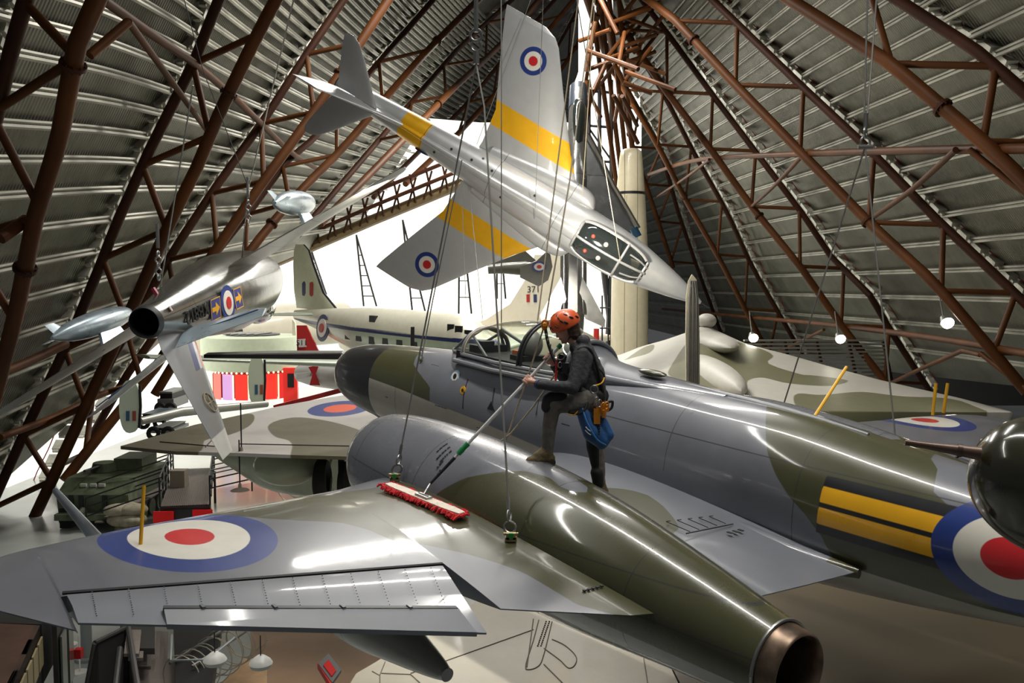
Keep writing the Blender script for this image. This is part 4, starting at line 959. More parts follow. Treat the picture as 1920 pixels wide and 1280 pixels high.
f_ = mb.build('red_fringe', mat('red_chenille', (.62, .02, .025), .9, noise=.3, nscale=30), MP, True, inv=mi); f_['kind'] = 'stuff'
mb = MB().box(mp(.5, 0, .045), (.16, .06, .02), Matrix((ax, sdv, nz)).transposed()).tube([mp(.44, 0, .05), mp(.56, 0, .05)], .012, 8); mb.build('swivel_plate', M_steel, MP, False, inv=mi)
MB().tube([mp(.5, 0, .05), on_pole(.985)], [.014, .011], 10).build('swivel_neck', M_steel, MP, True, inv=mi)
# the person's ropes
M_rope = mat('tan_rope', (.50, .43, .30), .8, noise=.2, nscale=60)
cable('climbing_rope', [W(1120, -60, 9.0), W(1068, 340, 8.3), PW(1022, 606, -.1), PW(985, 720, .1), W(948, 826, 8.0)], .0075, 'tan climbing rope dropping past the orange pulley and along the pole', M_rope, None, 'rope')
cable('climbing_rope', [PW(1050, 688, -.14), PW(1000, 762, .05), W(958, 812, 7.95), W(940, 826, 8.05)], .0075, 'tan climbing rope slanting from the chest gear down to the engine nacelle', M_rope, None, 'rope')
# ================================================================= silver jet diving in the centre
HF, HP, HU = Vector((.846, -.1176, -.52)).normalized(), Vector((.4721, -.288, .8332)).normalized(), Vector((-.2477, -.9504, -.1881)).normalized()
HM = fr((HF, HP, HU), Vector((-1.231, 31.439, 13.949))+HF*9)
HJ = empty('trainer_jet', label='silver swept-wing jet hanging nose-down with yellow bands and roundels on its wings', cat='aircraft', mw=HM)
M_slv = paint('silver_paint', (.47, .48, .49), [('yel', (.86, .45, .01)), ('blue', BLUE), ('white', WHITE), ('red', RED)], .36, .35, .3, mott=.05, wave=.05, soft=.01)
M_slvf = paint('silver_fuselage', (.47, .48, .49), [('yel', (.86, .45, .01))], .32, .35, .3, mott=.05, wave=.05, lines=[('x', -5.6), ('x', -8.2), ('x', -11.0)], lw=.01)
hrows = [(0, 0, .06, -.06, .05), (.3, 0, .18, -.16, .17), (1.0, 0, .4, -.34, .38), (1.9, 0, .62, -.5, .58), (2.8, 0, .8, -.6, .74), (3.8, 0, .92, -.66, .82), (5.0, 0, .98, -.7, .84), (6.5, 0, .92, -.72, .80), (8, 0, .82, -.68, .72), (10, 0, .66, -.58, .58), (12, 0, .54, -.48, .47), (13.6, 0, .45, -.38, .37), (14.7, 0, .34, -.3, .29)]
hf = loft('fuselage', hrows, M_slvf, HJ, 10, 56, (True, False))
set_attr(hf, 'yel', sd_poly([(10.95, -9), (11.95, -9), (11.95, 9), (10.95, 9)]), top_uv)
loft('tail_pipe', [(14.6, 0, .33, -.29, .29), (14.75, 0, .3, -.26, .26), (14.4, 0, .25, -.2, .22), (14.0, 0, .1, -.1, .1)], M_black, HJ, 3, 28, (False, True))
for sg in (1, -1):
    st = [(sg*.3, 5.3, 9.3, -.1, .1), (sg*.85, 5.35, 9.25, -.12, .1), (sg*2.0, 6.35, 9.35, -.12, .085), (sg*3.4, 7.42, 9.95, -.1, .08), (sg*4.75, 8.4, 10.5, -.08, .075), (sg*4.98, 8.66, 10.58, -.08, .07), (sg*5.13, 9.1, 10.62, -.08, .05)]
    wg_ = wing('wing', st, M_slv, HJ, 48, 26)
    set_attr(wg_, 'yel', sd_poly([(4, sg*1.5), (12, sg*1.5), (12, sg*2.3), (4, sg*2.3)]), top_uv)
    for nm, r in (('blue', .46), ('white', .31), ('red', .16)): set_attr(wg_, nm, sd_circ(8.95, sg*4.0, r), top_uv)
    # intake at the wing root
    loft('intake_fairing', [(4.7, sg*.8, .05, -.22, .02), (4.95, sg*.95, .22, -.38, .24), (5.6, sg*.98, .26, -.40, .34), (7, sg*.8, .2, -.36, .4), (8.8, sg*.6, .1, -.3, .3)], M_slvf, HJ, 5, 28, (True, True))
    tp = wing('tailplane', [(sg*.1, 12.75, 14.35, .92, .09), (sg*1.35, 13.85, 14.75, 1.0, .08), (sg*1.7, 14.2, 14.82, 1.02, .07), (sg*1.84, 14.5, 14.75, 1.03, .05)], M_slv, HJ, 14, 6)
for ob in SC.objects:
    if ob.parent == HJ and ob.name.startswith(('tailplane',)):
        for a in ('yel', 'blue', 'white', 'red'): set_attr(ob, a, lambda u, v: np.full(len(u), -1.), top_uv)
    if ob.parent == HJ and ob.name.startswith(('intake_fairing',)): set_attr(ob, 'yel', lambda u, v: np.full(len(u), -1.), top_uv)
fn = wing('tail_fin', [(.4, 11.4, 14.3, 0, .08), (1.0, 12.6, 14.8, 0, .08), (1.9, 13.6, 15.1, 0, .075), (2.55, 14.3, 15.25, 0, .05)], M_slv, HJ, 16, 5, vertical=True)
for a in ('yel', 'blue', 'white', 'red'): set_attr(fn, a, lambda u, v: np.full(len(u), -1.), top_uv)
loft('dorsal_spine', [(4.6, 0, 1.1, .6, .3), (6, 0, 1.02, .6, .26), (8, 0, .92, .5, .18), (11.8, 0, .7, .4, .08)], M_slvf, HJ, 4, 20)
set_attr([o for o in SC.objects if o.name.startswith('dorsal_spine')][0], 'yel', sd_poly([(10.95, -9), (11.95, -9), (11.95, 9), (10.95, 9)]), top_uv)
# canopy: dark glass between silver frames
M_dglass = mat('dark_canopy_glass', (.02, .025, .024), .06, 0, 1, spec=.8)
hc_ = [(2.15, 0, .70, .4, .30), (2.5, 0, .92, .4, .50), (3.1, 0, 1.13, .4, .60), (3.8, 0, 1.22, .4, .62), (4.4, 0, 1.2, .4, .58), (4.75, 0, 1.10, .4, .46)]
hcn = loft('canopy_glass', hc_, M_dglass, HJ, 6, 40, (True, True))
def hring(s, g=.01, a0=0, a1=180, n=20):
    rows_ = cr(hc_, 8); i = min(rows_, key=lambda r: abs(r[0]-s)); hh = (i[2]-.4)/2; zc_ = (i[2]+.4)/2
    return [(-s, (i[4]+g)*math.cos(math.radians(a0+(a1-a0)*k/n)), zc_+(hh+g)*math.sin(math.radians(a0+(a1-a0)*k/n))) for k in range(n+1)]
M_hfr = mat('silver_frame', (.5, .5, .5), .35, .5)
for s in (2.22, 3.05, 4.72): MB().tube(hring(s), .045, 8).build('canopy_frame', M_hfr, hcn, True)
rows_ = cr(hc_, 8)
MB().tube([(-r[0], 0, r[2]+.01) for r in rows_[:17]]+[(-r[0], 0, r[2]+.01) for r in rows_[17:40]], .045, 8).build('canopy_frame', M_hfr, hcn, True)
for sg in (1, -1):
    MB().tube([(-r[0], sg*(r[4]+.02), .80) for r in rows_[4:40]], .05, 8).build('canopy_frame', M_hfr, hcn, True)
    MB().tube([(-r[0], sg*r[4]*.62, (r[2]+.4)/2+(r[2]-.4)/2*.80) for r in rows_[:14]], .03, 8).build('canopy_frame', M_hfr, hcn, True)
    MB().ball((-3.7, sg*.26, 1.17), .085).build('seat_headrest', mat('pale_headrest', (.5, .48, .42), .5), hcn, True)
    MB().ball((-4.2, sg*.28, 1.18), .07).build('pilot_seat_pack', mat('red_pack', (.45, .08, .05), .5), hcn, True)
for s, y in ((6.6, .35), (7.6, -.3), (8.3, .3), (9.1, .25), (9.9, .2), (10.4, -.2), (8.8, .46)):
    i = interp(hrows, s); mb = MB(); disc(mb, (-s, y, i[1]*math.sqrt(max(0, 1-(y/i[3])**2))), (0, y, .6), .045, 12, .02); mb.build('access_port', M_black, HJ)
MB().tube([(0, 0, 0), (.35, 0, 0)], [.03, .015], 8).build('pitot_probe', M_black, HJ, True)
# side roundel on the rear fuselage, seen edge-on
mb = MB(); disc(mb, (-10.9, -.50, .12), (0, -1, .05), .30, 24, .02); q = mb.build('side_roundel', mat('roundel_blue', BLUE, .4), HJ)
mb = MB(); disc(mb, (-10.9, -.52, .12), (0, -1, .05), .2, 24, .012); mb.build('roundel_white', M_white, q)
HL = lambda s, y, z: HM @ Vector((-s, y, z))
for p, q_, lb in ((HL(3.0, .0, 1.1), W(1075, -40, 22), 'pale rope hanging to the nose of the diving jet, left of the canopy'), (HL(6.2, -.3, .95), W(1020, -40, 24), 'wire hanging to the middle of the diving jet'), (HL(9.3, .7, .2), W(1010, -40, 29), 'thin wire crossing the raised wing roundel of the diving jet'),
                  (HL(5.2, .9, .2), W(1118, -40, 26), 'pale rope hanging beside the raised wing root of the diving jet'), (W(1003, 640, 15), W(1092, -60, 15), 'pale rope falling in front of the diving jet to the fighter canopy'), (W(940, 700, 14), W(940, -60, 14), 'thin straight wire falling past the raised wing of the diving jet'),
                  (W(873, 560, 22), W(866, 340, 24), 'thin wire under the lowered wing of the diving jet'), (W(905, 600, 20), W(880, 350, 22), 'second thin wire under the lowered wing of the diving jet')):
    cable('suspension_wire', [p, q_], .013 if 'pale' in lb else .009, lb, M_rope if 'pale' in lb else M_wire)
# ================================================================= polished jet hanging inverted on the left
SF, SP, SU = Vector((-.0541, .995, .0843)).normalized(), Vector((.8594, .0034, .5113)).normalized(), Vector((.5085, .1001, -.8552)).normalized()
SM = fr((SF, SP, SU), Vector((-7.233, 21.911, 9.636))+SF*6)
SJ = empty('polished_jet', label='polished metal swept-wing jet hanging upside down at left, exhaust toward the viewer', cat='aircraft', mw=SM)
M_chr = paint('polished_metal', (.23, .23, .215), [], .22, .92, .0, mott=.12, wave=.35, lines=[('x', -2.5), ('x', -4.4), ('x', -6.1), ('x', -7.7), ('x', -9.3), ('z', .1), ('z', -.25)], lw=.008)
M_chw = paint('polished_wing', (.27, .27, .26), [], .3, .9, 0, mott=.12, wave=.15, lines=[('y', 1.9), ('y', 3.2), ('y', -1.9), ('y', -3.2), ('x', -7.2)], lw=.01)
M_bw = paint('blue_white_metal', (.36, .44, .50), [], .28, .5, .3, mott=.1)
srows = [(0, 0, .42, -.5, .42), (.4, 0, .55, -.66, .56), (1.5, 0, .78, -.86, .74), (3, 0, .96, -.98, .86), (5, 0, 1.02, -1.0, .90), (6.2, 0, .94, -.92, .85), (7.6, 0, .79, -.77, .74), (9, 0, .61, -.56, .56), (10.2, 0, .42, -.38, .37), (10.85, 0, .33, -.31, .31)]
loft('fuselage', srows, M_chr, SJ, 8, 56, (True, False))
loft('exhaust', [(10.8, 0, .34, -.32, .32), (10.95, 0, .31, -.29, .29), (10.9, 0, .285, -.265, .27), (10.2, 0, .26, -.24, .25), (9.8, 0, .1, -.1, .1)], mat('exhaust_dark', (.03, .03, .032), .5, .5), SJ, 3, 40, (False, True))
sc = loft('canopy_glass', [(1.6, 0, .62, .3, .2), (2.1, 0, .95, .3, .33), (2.8, 0, 1.15, .3, .38), (3.6, 0, 1.12, .3, .36), (4.4, 0, .9, .3, .2)], M_dglass, SJ, 4, 32)
M_red2 = M_red
for sg in (1, -1):
    wing('wing', [(sg*.3, 3.2, 6.3, -.42, .1), (sg*.8, 3.55, 6.35, -.40, .1), (sg*3.0, 5.3, 7.35, -.28, .09), (sg*5.3, 7.1, 8.45, -.16, .08), (sg*5.55, 7.35, 8.5, -.15, .07), (sg*5.65, 7.7, 8.45, -.14, .05)], M_chw, SJ, 18, 6)
    MB().box((-6.35, sg*4.3, -.175), (.5, .16, .012), Matrix.Rotation(sg*.62, 3, 'Z')).build('red_walk_mark', M_red2, SJ)
    tpl = wing('tailplane', [(sg*.15, 9.35, 10.75, .68, .09), (sg*1.75, 10.1, 11.0, .95, .08), (sg*1.95, 10.4, 11.0, .98, .05)], M_bw, SJ, 14, 5)
    if sg > 0:
        Rt = Matrix.Translation((-10.6, 0, .5)) @ Matrix.Rotation(math.radians(9), 4, 'Y') @ Matrix.Translation((10.6, 0, -.5)); tpl.data.transform(Rt)
    st_ = MB().tube([(-10.0, sg*.3, .68), (-10.6, sg*1.85, .89)], .014, 6).build('blue_stripe', mat('stripe_blue', (.05, .09, .2), .4), tpl, True)
    if sg > 0: st_.data.transform(Rt)
    t = loft('drop_tank', [(3.6, sg*2.85, -.9, -.94, .02), (4.0, sg*2.85, -.72, -1.1, .19), (5.0, sg*2.85, -.62, -1.2, .29), (6.4, sg*2.85, -.62, -1.2, .29), (7.6, sg*2.85, -.72, -1.1, .19), (8.3, sg*2.85, -.88, -.94, .04)], M_bw, SJ, 5, 32)
    MB().prism([(-4.9, sg*2.82, -.25), (-6.6, sg*2.82, -.22), (-6.2, sg*2.82, -.66), (-5.0, sg*2.82, -.66)], (0, .07, 0)).build('pylon', M_bw, t)
    wing('tank_fin', [(-.95-.0, 7.3, 8.1, 2.85*sg, .05), (-1.22, 7.8, 8.25, 2.85*sg, .04)], M_bw, t, 8, 2, vertical=True)
    wing('tank_fin', [(sg*2.85, 7.3, 8.1, -.9, .05), (sg*3.15, 7.8, 8.25, -.9, .04)], M_bw, t, 8, 2)
# fin pointing down
M_sfin = paint('fin_grey', (.23, .24, .26), [('tip', (.62, .62, .6)), ('fb', BLUE), ('fw', (.8, .8, .78)), ('frd', (.6, .05, .03))], .35, .5, .3, mott=.1, soft=.01)
fin = wing('tail_fin', [(.3, 8.6, 10.75, 0, .1), (.6, 9.0, 11.0, 0, .09), (2.5, 10.5, 11.45, 0, .075), (2.95, 10.85, 11.55, 0, .06)], M_sfin, SJ, 24, 14, vertical=True)
set_attr(fin, 'tip', lambda u, v: v-2.52, side_uv)
lex = lambda z: 9.0+(z-.6)*.79
for nm, a, b in (('fb', .42, .72), ('fw', .24, .42), ('frd', .06, .24)):
    set_attr(fin, nm, sd_poly([(lex(.65)+a, .65), (lex(.65)+b, .65), (lex(1.3)+b, 1.3), (lex(1.3)+a, 1.3)]), side_uv)
mb = MB(); X, Z = Vector((1, 0, 0)), Vector((0, 0, 1))
for sg in (1, -1):
    torus(mb, (-10.55, sg*.065, 1.95), X, Z, .21, .012)
    for k in range(6): a = k*math.pi/3; mb.tube([(-10.55, sg*.068, 1.95), (-10.55+.2*math.cos(a), sg*.068, 1.95+.2*math.sin(a))], .008, 5)
mb.build('wheel_emblem', mat('emblem_tan', (.45, .36, .2), .5), fin, True)
# fuselage-side markings: both flanks
def srf(s, z, off=.01):
    i = interp(srows, s); zc_ = (i[1]+i[2])/2; hh = (i[1]-i[2])/2; return i[3]*math.sqrt(max(0, 1-((z-zc_)/hh)**2))+off
def sfr(s, z, off=0.):
    p = Vector((-s, srf(s, z, 0), z)); a_ = Vector((-s-.3, srf(s+.3, z, 0), z)); b2 = Vector((-s, srf(s, z+.03, 0), z+.03))
    T = (p-a_).normalized(); B = (b2-p).normalized(); Nn = B.cross(T).normalized()
    if Nn.y < 0: Nn = -Nn
    B = (B-T*B.dot(T)).normalized(); return p+Nn*off, T, B, Nn
def splate(name, s, z, poly, m, off, th=.012):
    p, T, B, Nn = sfr(s, z, off); return MB().prism([p+T*a_+B*b2 for a_, b2 in poly], Nn*th).build(name, m, SJ)
circ = lambda r, n=32: [(r*math.cos(2*math.pi*i/n), r*math.sin(2*math.pi*i/n)) for i in range(n)]
ZS = .36
for nm, r, m, dd in (('side_roundel', .40, bpy.data.materials['roundel_blue'], .012), ('roundel_white', .28, M_white, .026), ('roundel_red', .14, M_red, .04)): splate(nm, 7.75, ZS, circ(r), m, dd)
for s0 in (8.45, 7.05):
    splate('flash_panel', s0, ZS, [(-.26, -.24), (.26, -.24), (.26, .24), (-.26, .24)], mat('flash_blue', (.03, .05, .25), .4), .010)
    for q4 in ([(-.26, .22), (.26, .22), (.26, .24), (-.26, .24)], [(-.26, -.24), (.26, -.24), (.26, -.22), (-.26, -.22)], [(-.26, -.24), (-.24, -.24), (-.24, .24), (-.26, .24)], [(.24, -.24), (.26, -.24), (.26, .24), (.24, .24)]): splate('yellow_border', s0, ZS, q4, M_yellow, .024, .004)
    splate('yellow_arrow', s0, ZS, [(-.2, -.05), (0, -.05), (0, -.15), (.21, 0), (0, .15), (0, .05), (-.2, .05)], M_yellow, .024, .006)
p, T, B, Nn = sfr(9.35, .27, .02); Mt = Matrix((-T, B, Nn)).transposed().to_4x4(); Mt.translation = p
text_mesh('serial_lettering', 'XB812', .40, M_black, SJ, Mt, .012)
MB().box((-10.3, .36, -.0), (.22, .02, .1), Matrix.Rotation(-.2, 3, 'Z')).build('label_plate', mat('label_pink', (.7, .5, .42), .5), SJ)
MB().box((-9.75, .1, -.47), (.1, .06, .2)).build('red_tag', mat('maroon_tag', (.25, .01, .04), .5), SJ)
MB().tube([(-.2, .0, -.7), (-.7, 0, -.8)], .05, 8).build('nose_intake_lip', M_steel, SJ, True)
SL = lambda s, y, z: SM @ Vector((-s, y, z))
cable('suspension_wire', [SL(9.2, 0, -.5), W(362, 160, 16.5)], .016, 'pale wire from the tail of the inverted jet up to a brown tube', M_wire)
cable('suspension_wire', [SL(5.3, .9, -.5), W(466, 352, 20), W(560, -40, 18)], .016, 'pale wire rising from the middle of the inverted jet past its wing root', M_wire)
cable('suspension_wire', [W(466, 352, 20), W(380, 130, 20), W(335, -40, 20)], .011, 'thin dark wire rising left from the inverted jet shackle', M_rubber)
for p, lb in ((W(297, 500, 16.9), 'small shackle chain above the exhaust of the inverted jet'), (W(466, 400, 20), 'shackle chain above the wing root of the inverted jet')):
    g = empty('shackle_chain', p, lb, 'shackle'); mb = MB()
    for i in range(5): torus(mb, (0, 0, .11*i-.2), Vector((1, 0, 0)) if i % 2 else Vector((0, 1, 0)), Z, .055, .018, 12)
    mb.build('links', M_steel, g, True)
    MB().tube([(0, 0, .35), (0, 0, .8)], .035, 8).build('turnbuckle_body', M_steel, g, True)
# ================================================================= bomb-shaped nose of the near dark green aircraft, right edge
GN = empty('green_aircraft_nose', W(1960, 905, 4.6), 'glossy dark green rounded aircraft nose cutting the right edge', 'aircraft')
M_grn = paint('dark_green_gloss', (.034, .032, .016), [], .18, 0, .8, mott=.1, wave=.03, lines=[('x', .1), ('x', -.35)], lw=.003)
Rg = Matrix.Rotation(math.radians(35), 3, 'Z')
V = []; Fc = []; nt = 56; prof = [(-.62, .0), (-.615, .06), (-.59, .13), (-.53, .21), (-.42, .29), (-.25, .365), (-.02, .415), (.3, .44), (.8, .45), (1.8, .45)]
pr = cr(prof, 5)
Dg = Vector((.80, .52, -.28)).normalized(); ag = Dg.orthogonal().normalized(); bg = Dg.cross(ag)
prof = [(-.42, .0), (-.415, .06), (-.39, .13), (-.33, .21), (-.22, .29), (-.05, .345), (.2, .38), (.6, .40), (1.5, .41)]; pr = cr(prof, 5)
for a, r in pr:
    for k in range(nt):
        th = 2*math.pi*k/nt; V.append(Dg*a+(ag*math.cos(th)+bg*math.sin(th))*r)
Fc = [(i*nt+k, (i+1)*nt+k, (i+1)*nt+(k+1) % nt, i*nt+(k+1) % nt) for i in range(len(pr)-1) for k in range(nt)]
Fc.append(tuple((len(pr)-1)*nt+k for k in range(nt)))
mesh_obj('nose_cone', V, Fc, M_grn, GN)
p0 = W(1838, 850, 4.5)-GN.location; p1 = W(1697, 829, 4.6)-GN.location
MB().tube([p0, p0.lerp(p1, .3), p0.lerp(p1, .75), p1], [.036, .028, .017, .016], 14).build('probe_tube', mat('brown_probe', (.15, .09, .065), .4, .2), GN, True)
MB().tube([p0.lerp(p1, .24), p0.lerp(p1, .3)], .034, 14).build('probe_collar', mat('brown_probe_dark', (.1, .06, .045), .4, .3), GN, True)
# ================================================================= aircraft and exhibits farther back
def frame2(nose, tail, up=Vector((0, 0, 1))):
    f_ = (nose-tail).normalized(); l_ = up.cross(f_).normalized(); return fr((f_, l_, f_.cross(l_)), nose)
def noattr(o, names):
    for a in names: set_attr(o, a, lambda u, v: np.full(len(u), -1.), top_uv)
# ---- white-topped propeller airliner
DN, DT = W(945, 655, 41), W(545, 607, 54)
DM = frame2(DN, DT); DL = (DN-DT).length
DA = empty('transport_aircraft', label='white-topped propeller transport aircraft with blue cheat line behind the fighter nose', cat='aircraft', mw=DM)
M_dak = paint('transport_paint', (.42, .47, .38), [('top', (.72, .70, .58)), ('line', (.02, .03, .12))], .4, .15, .3, mott=.08, soft=.01)
k = DL/19.
drows = [(0, 0, -.1, -.5, .15), (.5, 0, .3, -.8, .55), (1.5, 0, .75, -1.1, .95), (2.4, 0, 1.35, -1.2, 1.1), (3.4, 0, 1.5, -1.3, 1.2), (6, 0, 1.5, -1.4, 1.25), (10, 0, 1.45, -1.35, 1.25), (13, 0, 1.3, -.8, 1.0), (16, 0, 1.1, -.1, .55), (18.4, 0, .9, .3, .2)]
dr_ = [(a*k, y, b*k, c*k, d*k) for a, y, b, c, d in drows]
df = loft('fuselage', dr_, M_dak, DA, 8, 48, (True, True))
set_attr(df, 'top', lambda u, v: v-(.30+0*u), side_uv); set_attr(df, 'line', lambda u, v: .10-np.abs(v-.30), side_uv)
# tail fin, visible flank is starboard or port whichever faces the camera
M_dfin = paint('transport_fin', (.68, .70, .52), [('boot', (.02, .02, .03)), ('fr', (.45, .03, .02)), ('fb', (.02, .03, .12))], .45, 0, .2, mott=.08, soft=.01)
fn = wing('tail_fin', [(1.0, 13.6*k, 18.3*k, 0, .08), (2.0, 15.2*k, 18.6*k, 0, .08), (3.6, 16.3*k, 18.7*k, 0, .08), (4.4, 16.8*k, 18.6*k, 0, .07), (4.75, 17.4*k, 18.4*k, 0, .05)], M_dfin, DA, 20, 10, vertical=True)
set_attr(fn, 'boot', lambda u, v: .14-np.abs(u-np.interp(v, [1., 2, 3.6, 4.4, 4.75], [13.6*k, 15.2*k, 16.3*k, 16.8*k, 17.4*k])), side_uv)
set_attr(fn, 'fr', sd_poly([(16.2*k, 1.75), (16.65*k, 1.75), (16.65*k, 2.6), (16.2*k, 2.6)]), side_uv); set_attr(fn, 'fb', sd_poly([(17.1*k, 1.75), (17.55*k, 1.75), (17.55*k, 2.6), (17.1*k, 2.6)]), side_uv)
for sg in (1, -1):
    mb = MB()
    wing('wing', [(sg*.8, 5.2*k, 9.8*k, -1.05, .13), (sg*3.5, 5.4*k, 9.6*k, -1.0, .12), (sg*13, 8*k, 9.7*k, -.3, .09)], M_dak, DA, 12, 5); noattr(SC.objects[-1] if False else [o for o in SC.objects if o.parent == DA and o.name.startswith('wing')][-1], ('top', 'line'))
    wing('tailplane', [(sg*.2, 15.6*k, 18*k, .75, .1), (sg*4, 16.6*k, 17.9*k, .75, .07)], M_dak, DA, 10, 3)
    lf = loft('engine_nacelle', [(3.2*k, sg*3.0, -.35, -1.3, .45), (3.5*k, sg*3, -.15, -1.5, .66), (5*k, sg*3, -.15, -1.5, .66), (8*k, sg*3, -.6, -1.3, .4)], M_dak, DA, 4, 24)
for o in list(SC.objects):
    if o.parent == DA and o.name.startswith(('wing', 'tailplane', 'engine')): 
        if 'top' not in o.data.attributes: noattr(o, ('top', 'line'))
side = 1 if ((DM @ Vector((-6, 1, 0)))-CAM).length < ((DM @ Vector((-6, -1, 0)))-CAM).length else -1
def dside(s, z): 
    i = interp([(a[0], a[2], a[3], a[4]) for a in dr_], s); zc_ = (i[0]+i[1])/2; hh = (i[0]-i[1])/2; return side*(i[2]*math.sqrt(max(0, 1-((z-zc_)/hh)**2))+.01)
for s in (5.2, 6.4, 7.6, 8.8, 10.0, 11.2):
    MB().box((-s*k, dside(s*k, -.18), -.18), (.46*k, .05, .4 if s < 9.5 else .26)).build('window', M_black, DA)
MB().box((-9*k, dside(9*k, .9), .9), (.5, .2, .35)).build('roof_hatch', M_black, DA)
for s, z, w_, h in ((1.75, .62, .42, .36), (2.25, .74, .4, .46), (2.75, .80, .36, .44)):
    MB().box((-s*k, dside(s*k, z), z), (w_*k, .08, h), Matrix.Rotation(side*-.35, 3, 'Z')).build('cockpit_window', M_black, DA)
for r, m, dd in ((.80, mat('dull_blue', (.02, .03, .12), .5), 0), (.54, M_white, .05), (.27, mat('dull_red', (.4, .02, .02), .5), .1)):
    mb = MB(); disc(mb, (-14.1*k, dside(14.1*k, .1)+side*dd, .1), (-.12, side, .1), r*.95, 28, .05); mb.build('side_roundel', m, DA)
mb = MB().tube([(-2.9*k, side*3.0, -.8), (-3.2*k, side*3, -.8)], .2, 10)
mb.build('propeller_hub', M_black, DA, True)
for a in (90, 210, 330):
    a = math.radians(a); MB().box((-3.0*k, side*3.0+math.cos(a)*.9, -.8+math.sin(a)*.9), (.08, .16, 1.7), Matrix.Rotation(math.pi/2-a, 3, 'X').inverted()).build('propeller_blade', M_black, DA)
# ---- white bomber tail with the number 371
TN, TT = W(640, 640, 75), W(1120, 640, 70); TM = frame2(TN, TT)
TA = empty('white_bomber', label='large white aircraft tail numbered 371 behind the person, left of the vertical jet', cat='aircraft', mw=TM)
M_bwh = paint('anti_flash_white', (.72, .67, .55), [], .4, 0, .3, mott=.05)
TLn = (TN-TT).length
tf = loft('fuselage', [(0, 0, .6, -.6, .6), (3, 0, 1.5, -1.5, 1.5), (TLn-6, 0, 1.2, -1.6, 1.4), (TLn-1, 0, .9, -.5, .6), (TLn+1, 0, .5, .1, .1)], M_bwh, TA, 5, 32)
pxm = 1684/71.
def tl(x, y): 
    p = TM.inverted() @ W(x, y, 71); return (-p.x, p.z)
P = [tl(x, y) for x, y in ((845, 618), (905, 600), (955, 570), (985, 525), (1005, 478), (1062, 478), (1050, 560), (1060, 618))]
V = [Vector((-a, s_*.18, z)) for s_ in (-1, 1) for a, z in P]; n = len(P)
MB().add(V, [tuple(range(n-1, -1, -1)), tuple(range(n, 2*n))]+[(i, (i+1) % n, n+(i+1) % n, n+i) for i in range(n)]).build('tail_fin', M_bwh, TA)
sd_ = 1 if ((TM @ Vector((0, 1, 0)))-CAM).length < ((TM @ Vector((0, -1, 0)))-CAM).length else -1
def flatm(x, y, off):
    a, z = tl(x, y); R = Matrix(((-sd_, 0, 0), (0, 0, -1*-sd_), (0, 1, 0))).to_4x4() if True else None
    return Matrix.Translation((-a, sd_*off, z)) @ R
text_mesh('number_lettering', '371', .72, M_black, TA, flatm(1002, 543, .22), .01)
for x, m in ((991, bpy.data.materials['dull_red']), (1005, bpy.data.materials['dull_blue'])):
    a, z = tl(x, 559); MB().box((-a, sd_*.2, z), (.26, .06, .62)).build('fin_flash', m, TA)
a, z = tl(925, 604)
wing('wing', [(sd_*1.0, TLn*.35, TLn*.62, .2, .1), (sd_*12, TLn*.75, TLn*.85, .4, .08)], M_bwh, TA, 10, 4)
# ---- dark camouflaged fin with roundel, below the diving jet
CF = empty('camouflaged_tail', W(985, 500, 44), 'dark camouflaged aircraft tail with a roundel, hanging behind the lowered jet wing', 'aircraft'); loc = CF.location
M_cmf = paint('dull_camouflage', (.13, .13, .11), [('g2', (.07, .072, .045))], .4, 0, .3, mott=.15, soft=.05)
def flat(name, pts, d, th, m, parent, loc):
    return MB().prism([W(x, y, d)-loc for x, y in pts], (0, th, 0)).build(name, m, parent)
f1 = flat('tail_fin', [(975, 500), (1005, 490), (1030, 466), (1036, 500), (1028, 525), (1010, 537), (975, 520)], 43.6, .35, M_cmf, CF, loc); noattr(f1, ('g2',))
MB().tube([W(915, 505, 44)-loc, W(945, 503, 44)-loc, W(985, 503, 44)-loc, W(1000, 505, 44)-loc], [.22, .26, .36, .3], 20).build('rear_fuselage', M_cmf, CF, True)
c = W(1011, 500, 43.4)-loc
for r, m, dd in ((.36, 'roundel_blue', 0), (.25, None, .03), (.12, None, .06)):
    mb = MB(); disc(mb, c-Vector((0, dd, 0)), (0, -1, 0), r, 24, .02)
    for i in range(len(mb.V)): mb.V[i].z = c.z+(mb.V[i].z-c.z)*.72
    mb.build('side_roundel', bpy.data.materials[m] if m else (M_white if r > .2 else M_red), CF)
wing_ = flat('wing', [(915, 497), (985, 470), (1005, 488), (960, 512)], 44.5, .25, M_cmf, CF, loc)
# ---- polished interceptor standing on its tail
LN, LT = W(1085, 135, 47), W(1078, 610, 40.5)
LM = frame2(LN, LT, Vector((0, -1, 0)))
LJ = empty('interceptor_jet', label='polished interceptor jet hanging vertically nose-up between the diving jet and the cream rocket', cat='aircraft', mw=LM)
Ll = (LN-LT).length
M_lit = paint('bright_metal', (.42, .42, .41), [], .25, .85, 0, mott=.12, wave=.15, lines=[('x', -4.2), ('x', -7), ('x', -10)], lw=.015)
M_blu = mat('blue_grey_nose', (.05, .06, .08), .35, .2)
loft('fuselage', [(1.0, .0, .42, -.48, .42), (2.0, 0, .55, -.62, .46), (4, 0, .7, -.7, .5), (7, 0, .72, -.74, .52), (10.5, 0, .7, -.74, .5), (Ll-.5, 0, .55, -.62, .42), (Ll+.3, 0, .45, -.5, .38)], M_lit, LJ, 5, 36)
loft('nose_cone', [(0, 0, .02, -.02, .02), (.5, 0, .14, -.14, .14), (1.05, 0, .3, -.3, .3)], mat('cream_cone', (.6, .54, .38), .5), LJ, 3, 24)
loft('nose_section', [(1.0, 0, .44, -.5, .44), (1.6, 0, .5, -.58, .47), (2.5, 0, .6, -.66, .5)], M_blu, LJ, 3, 32)
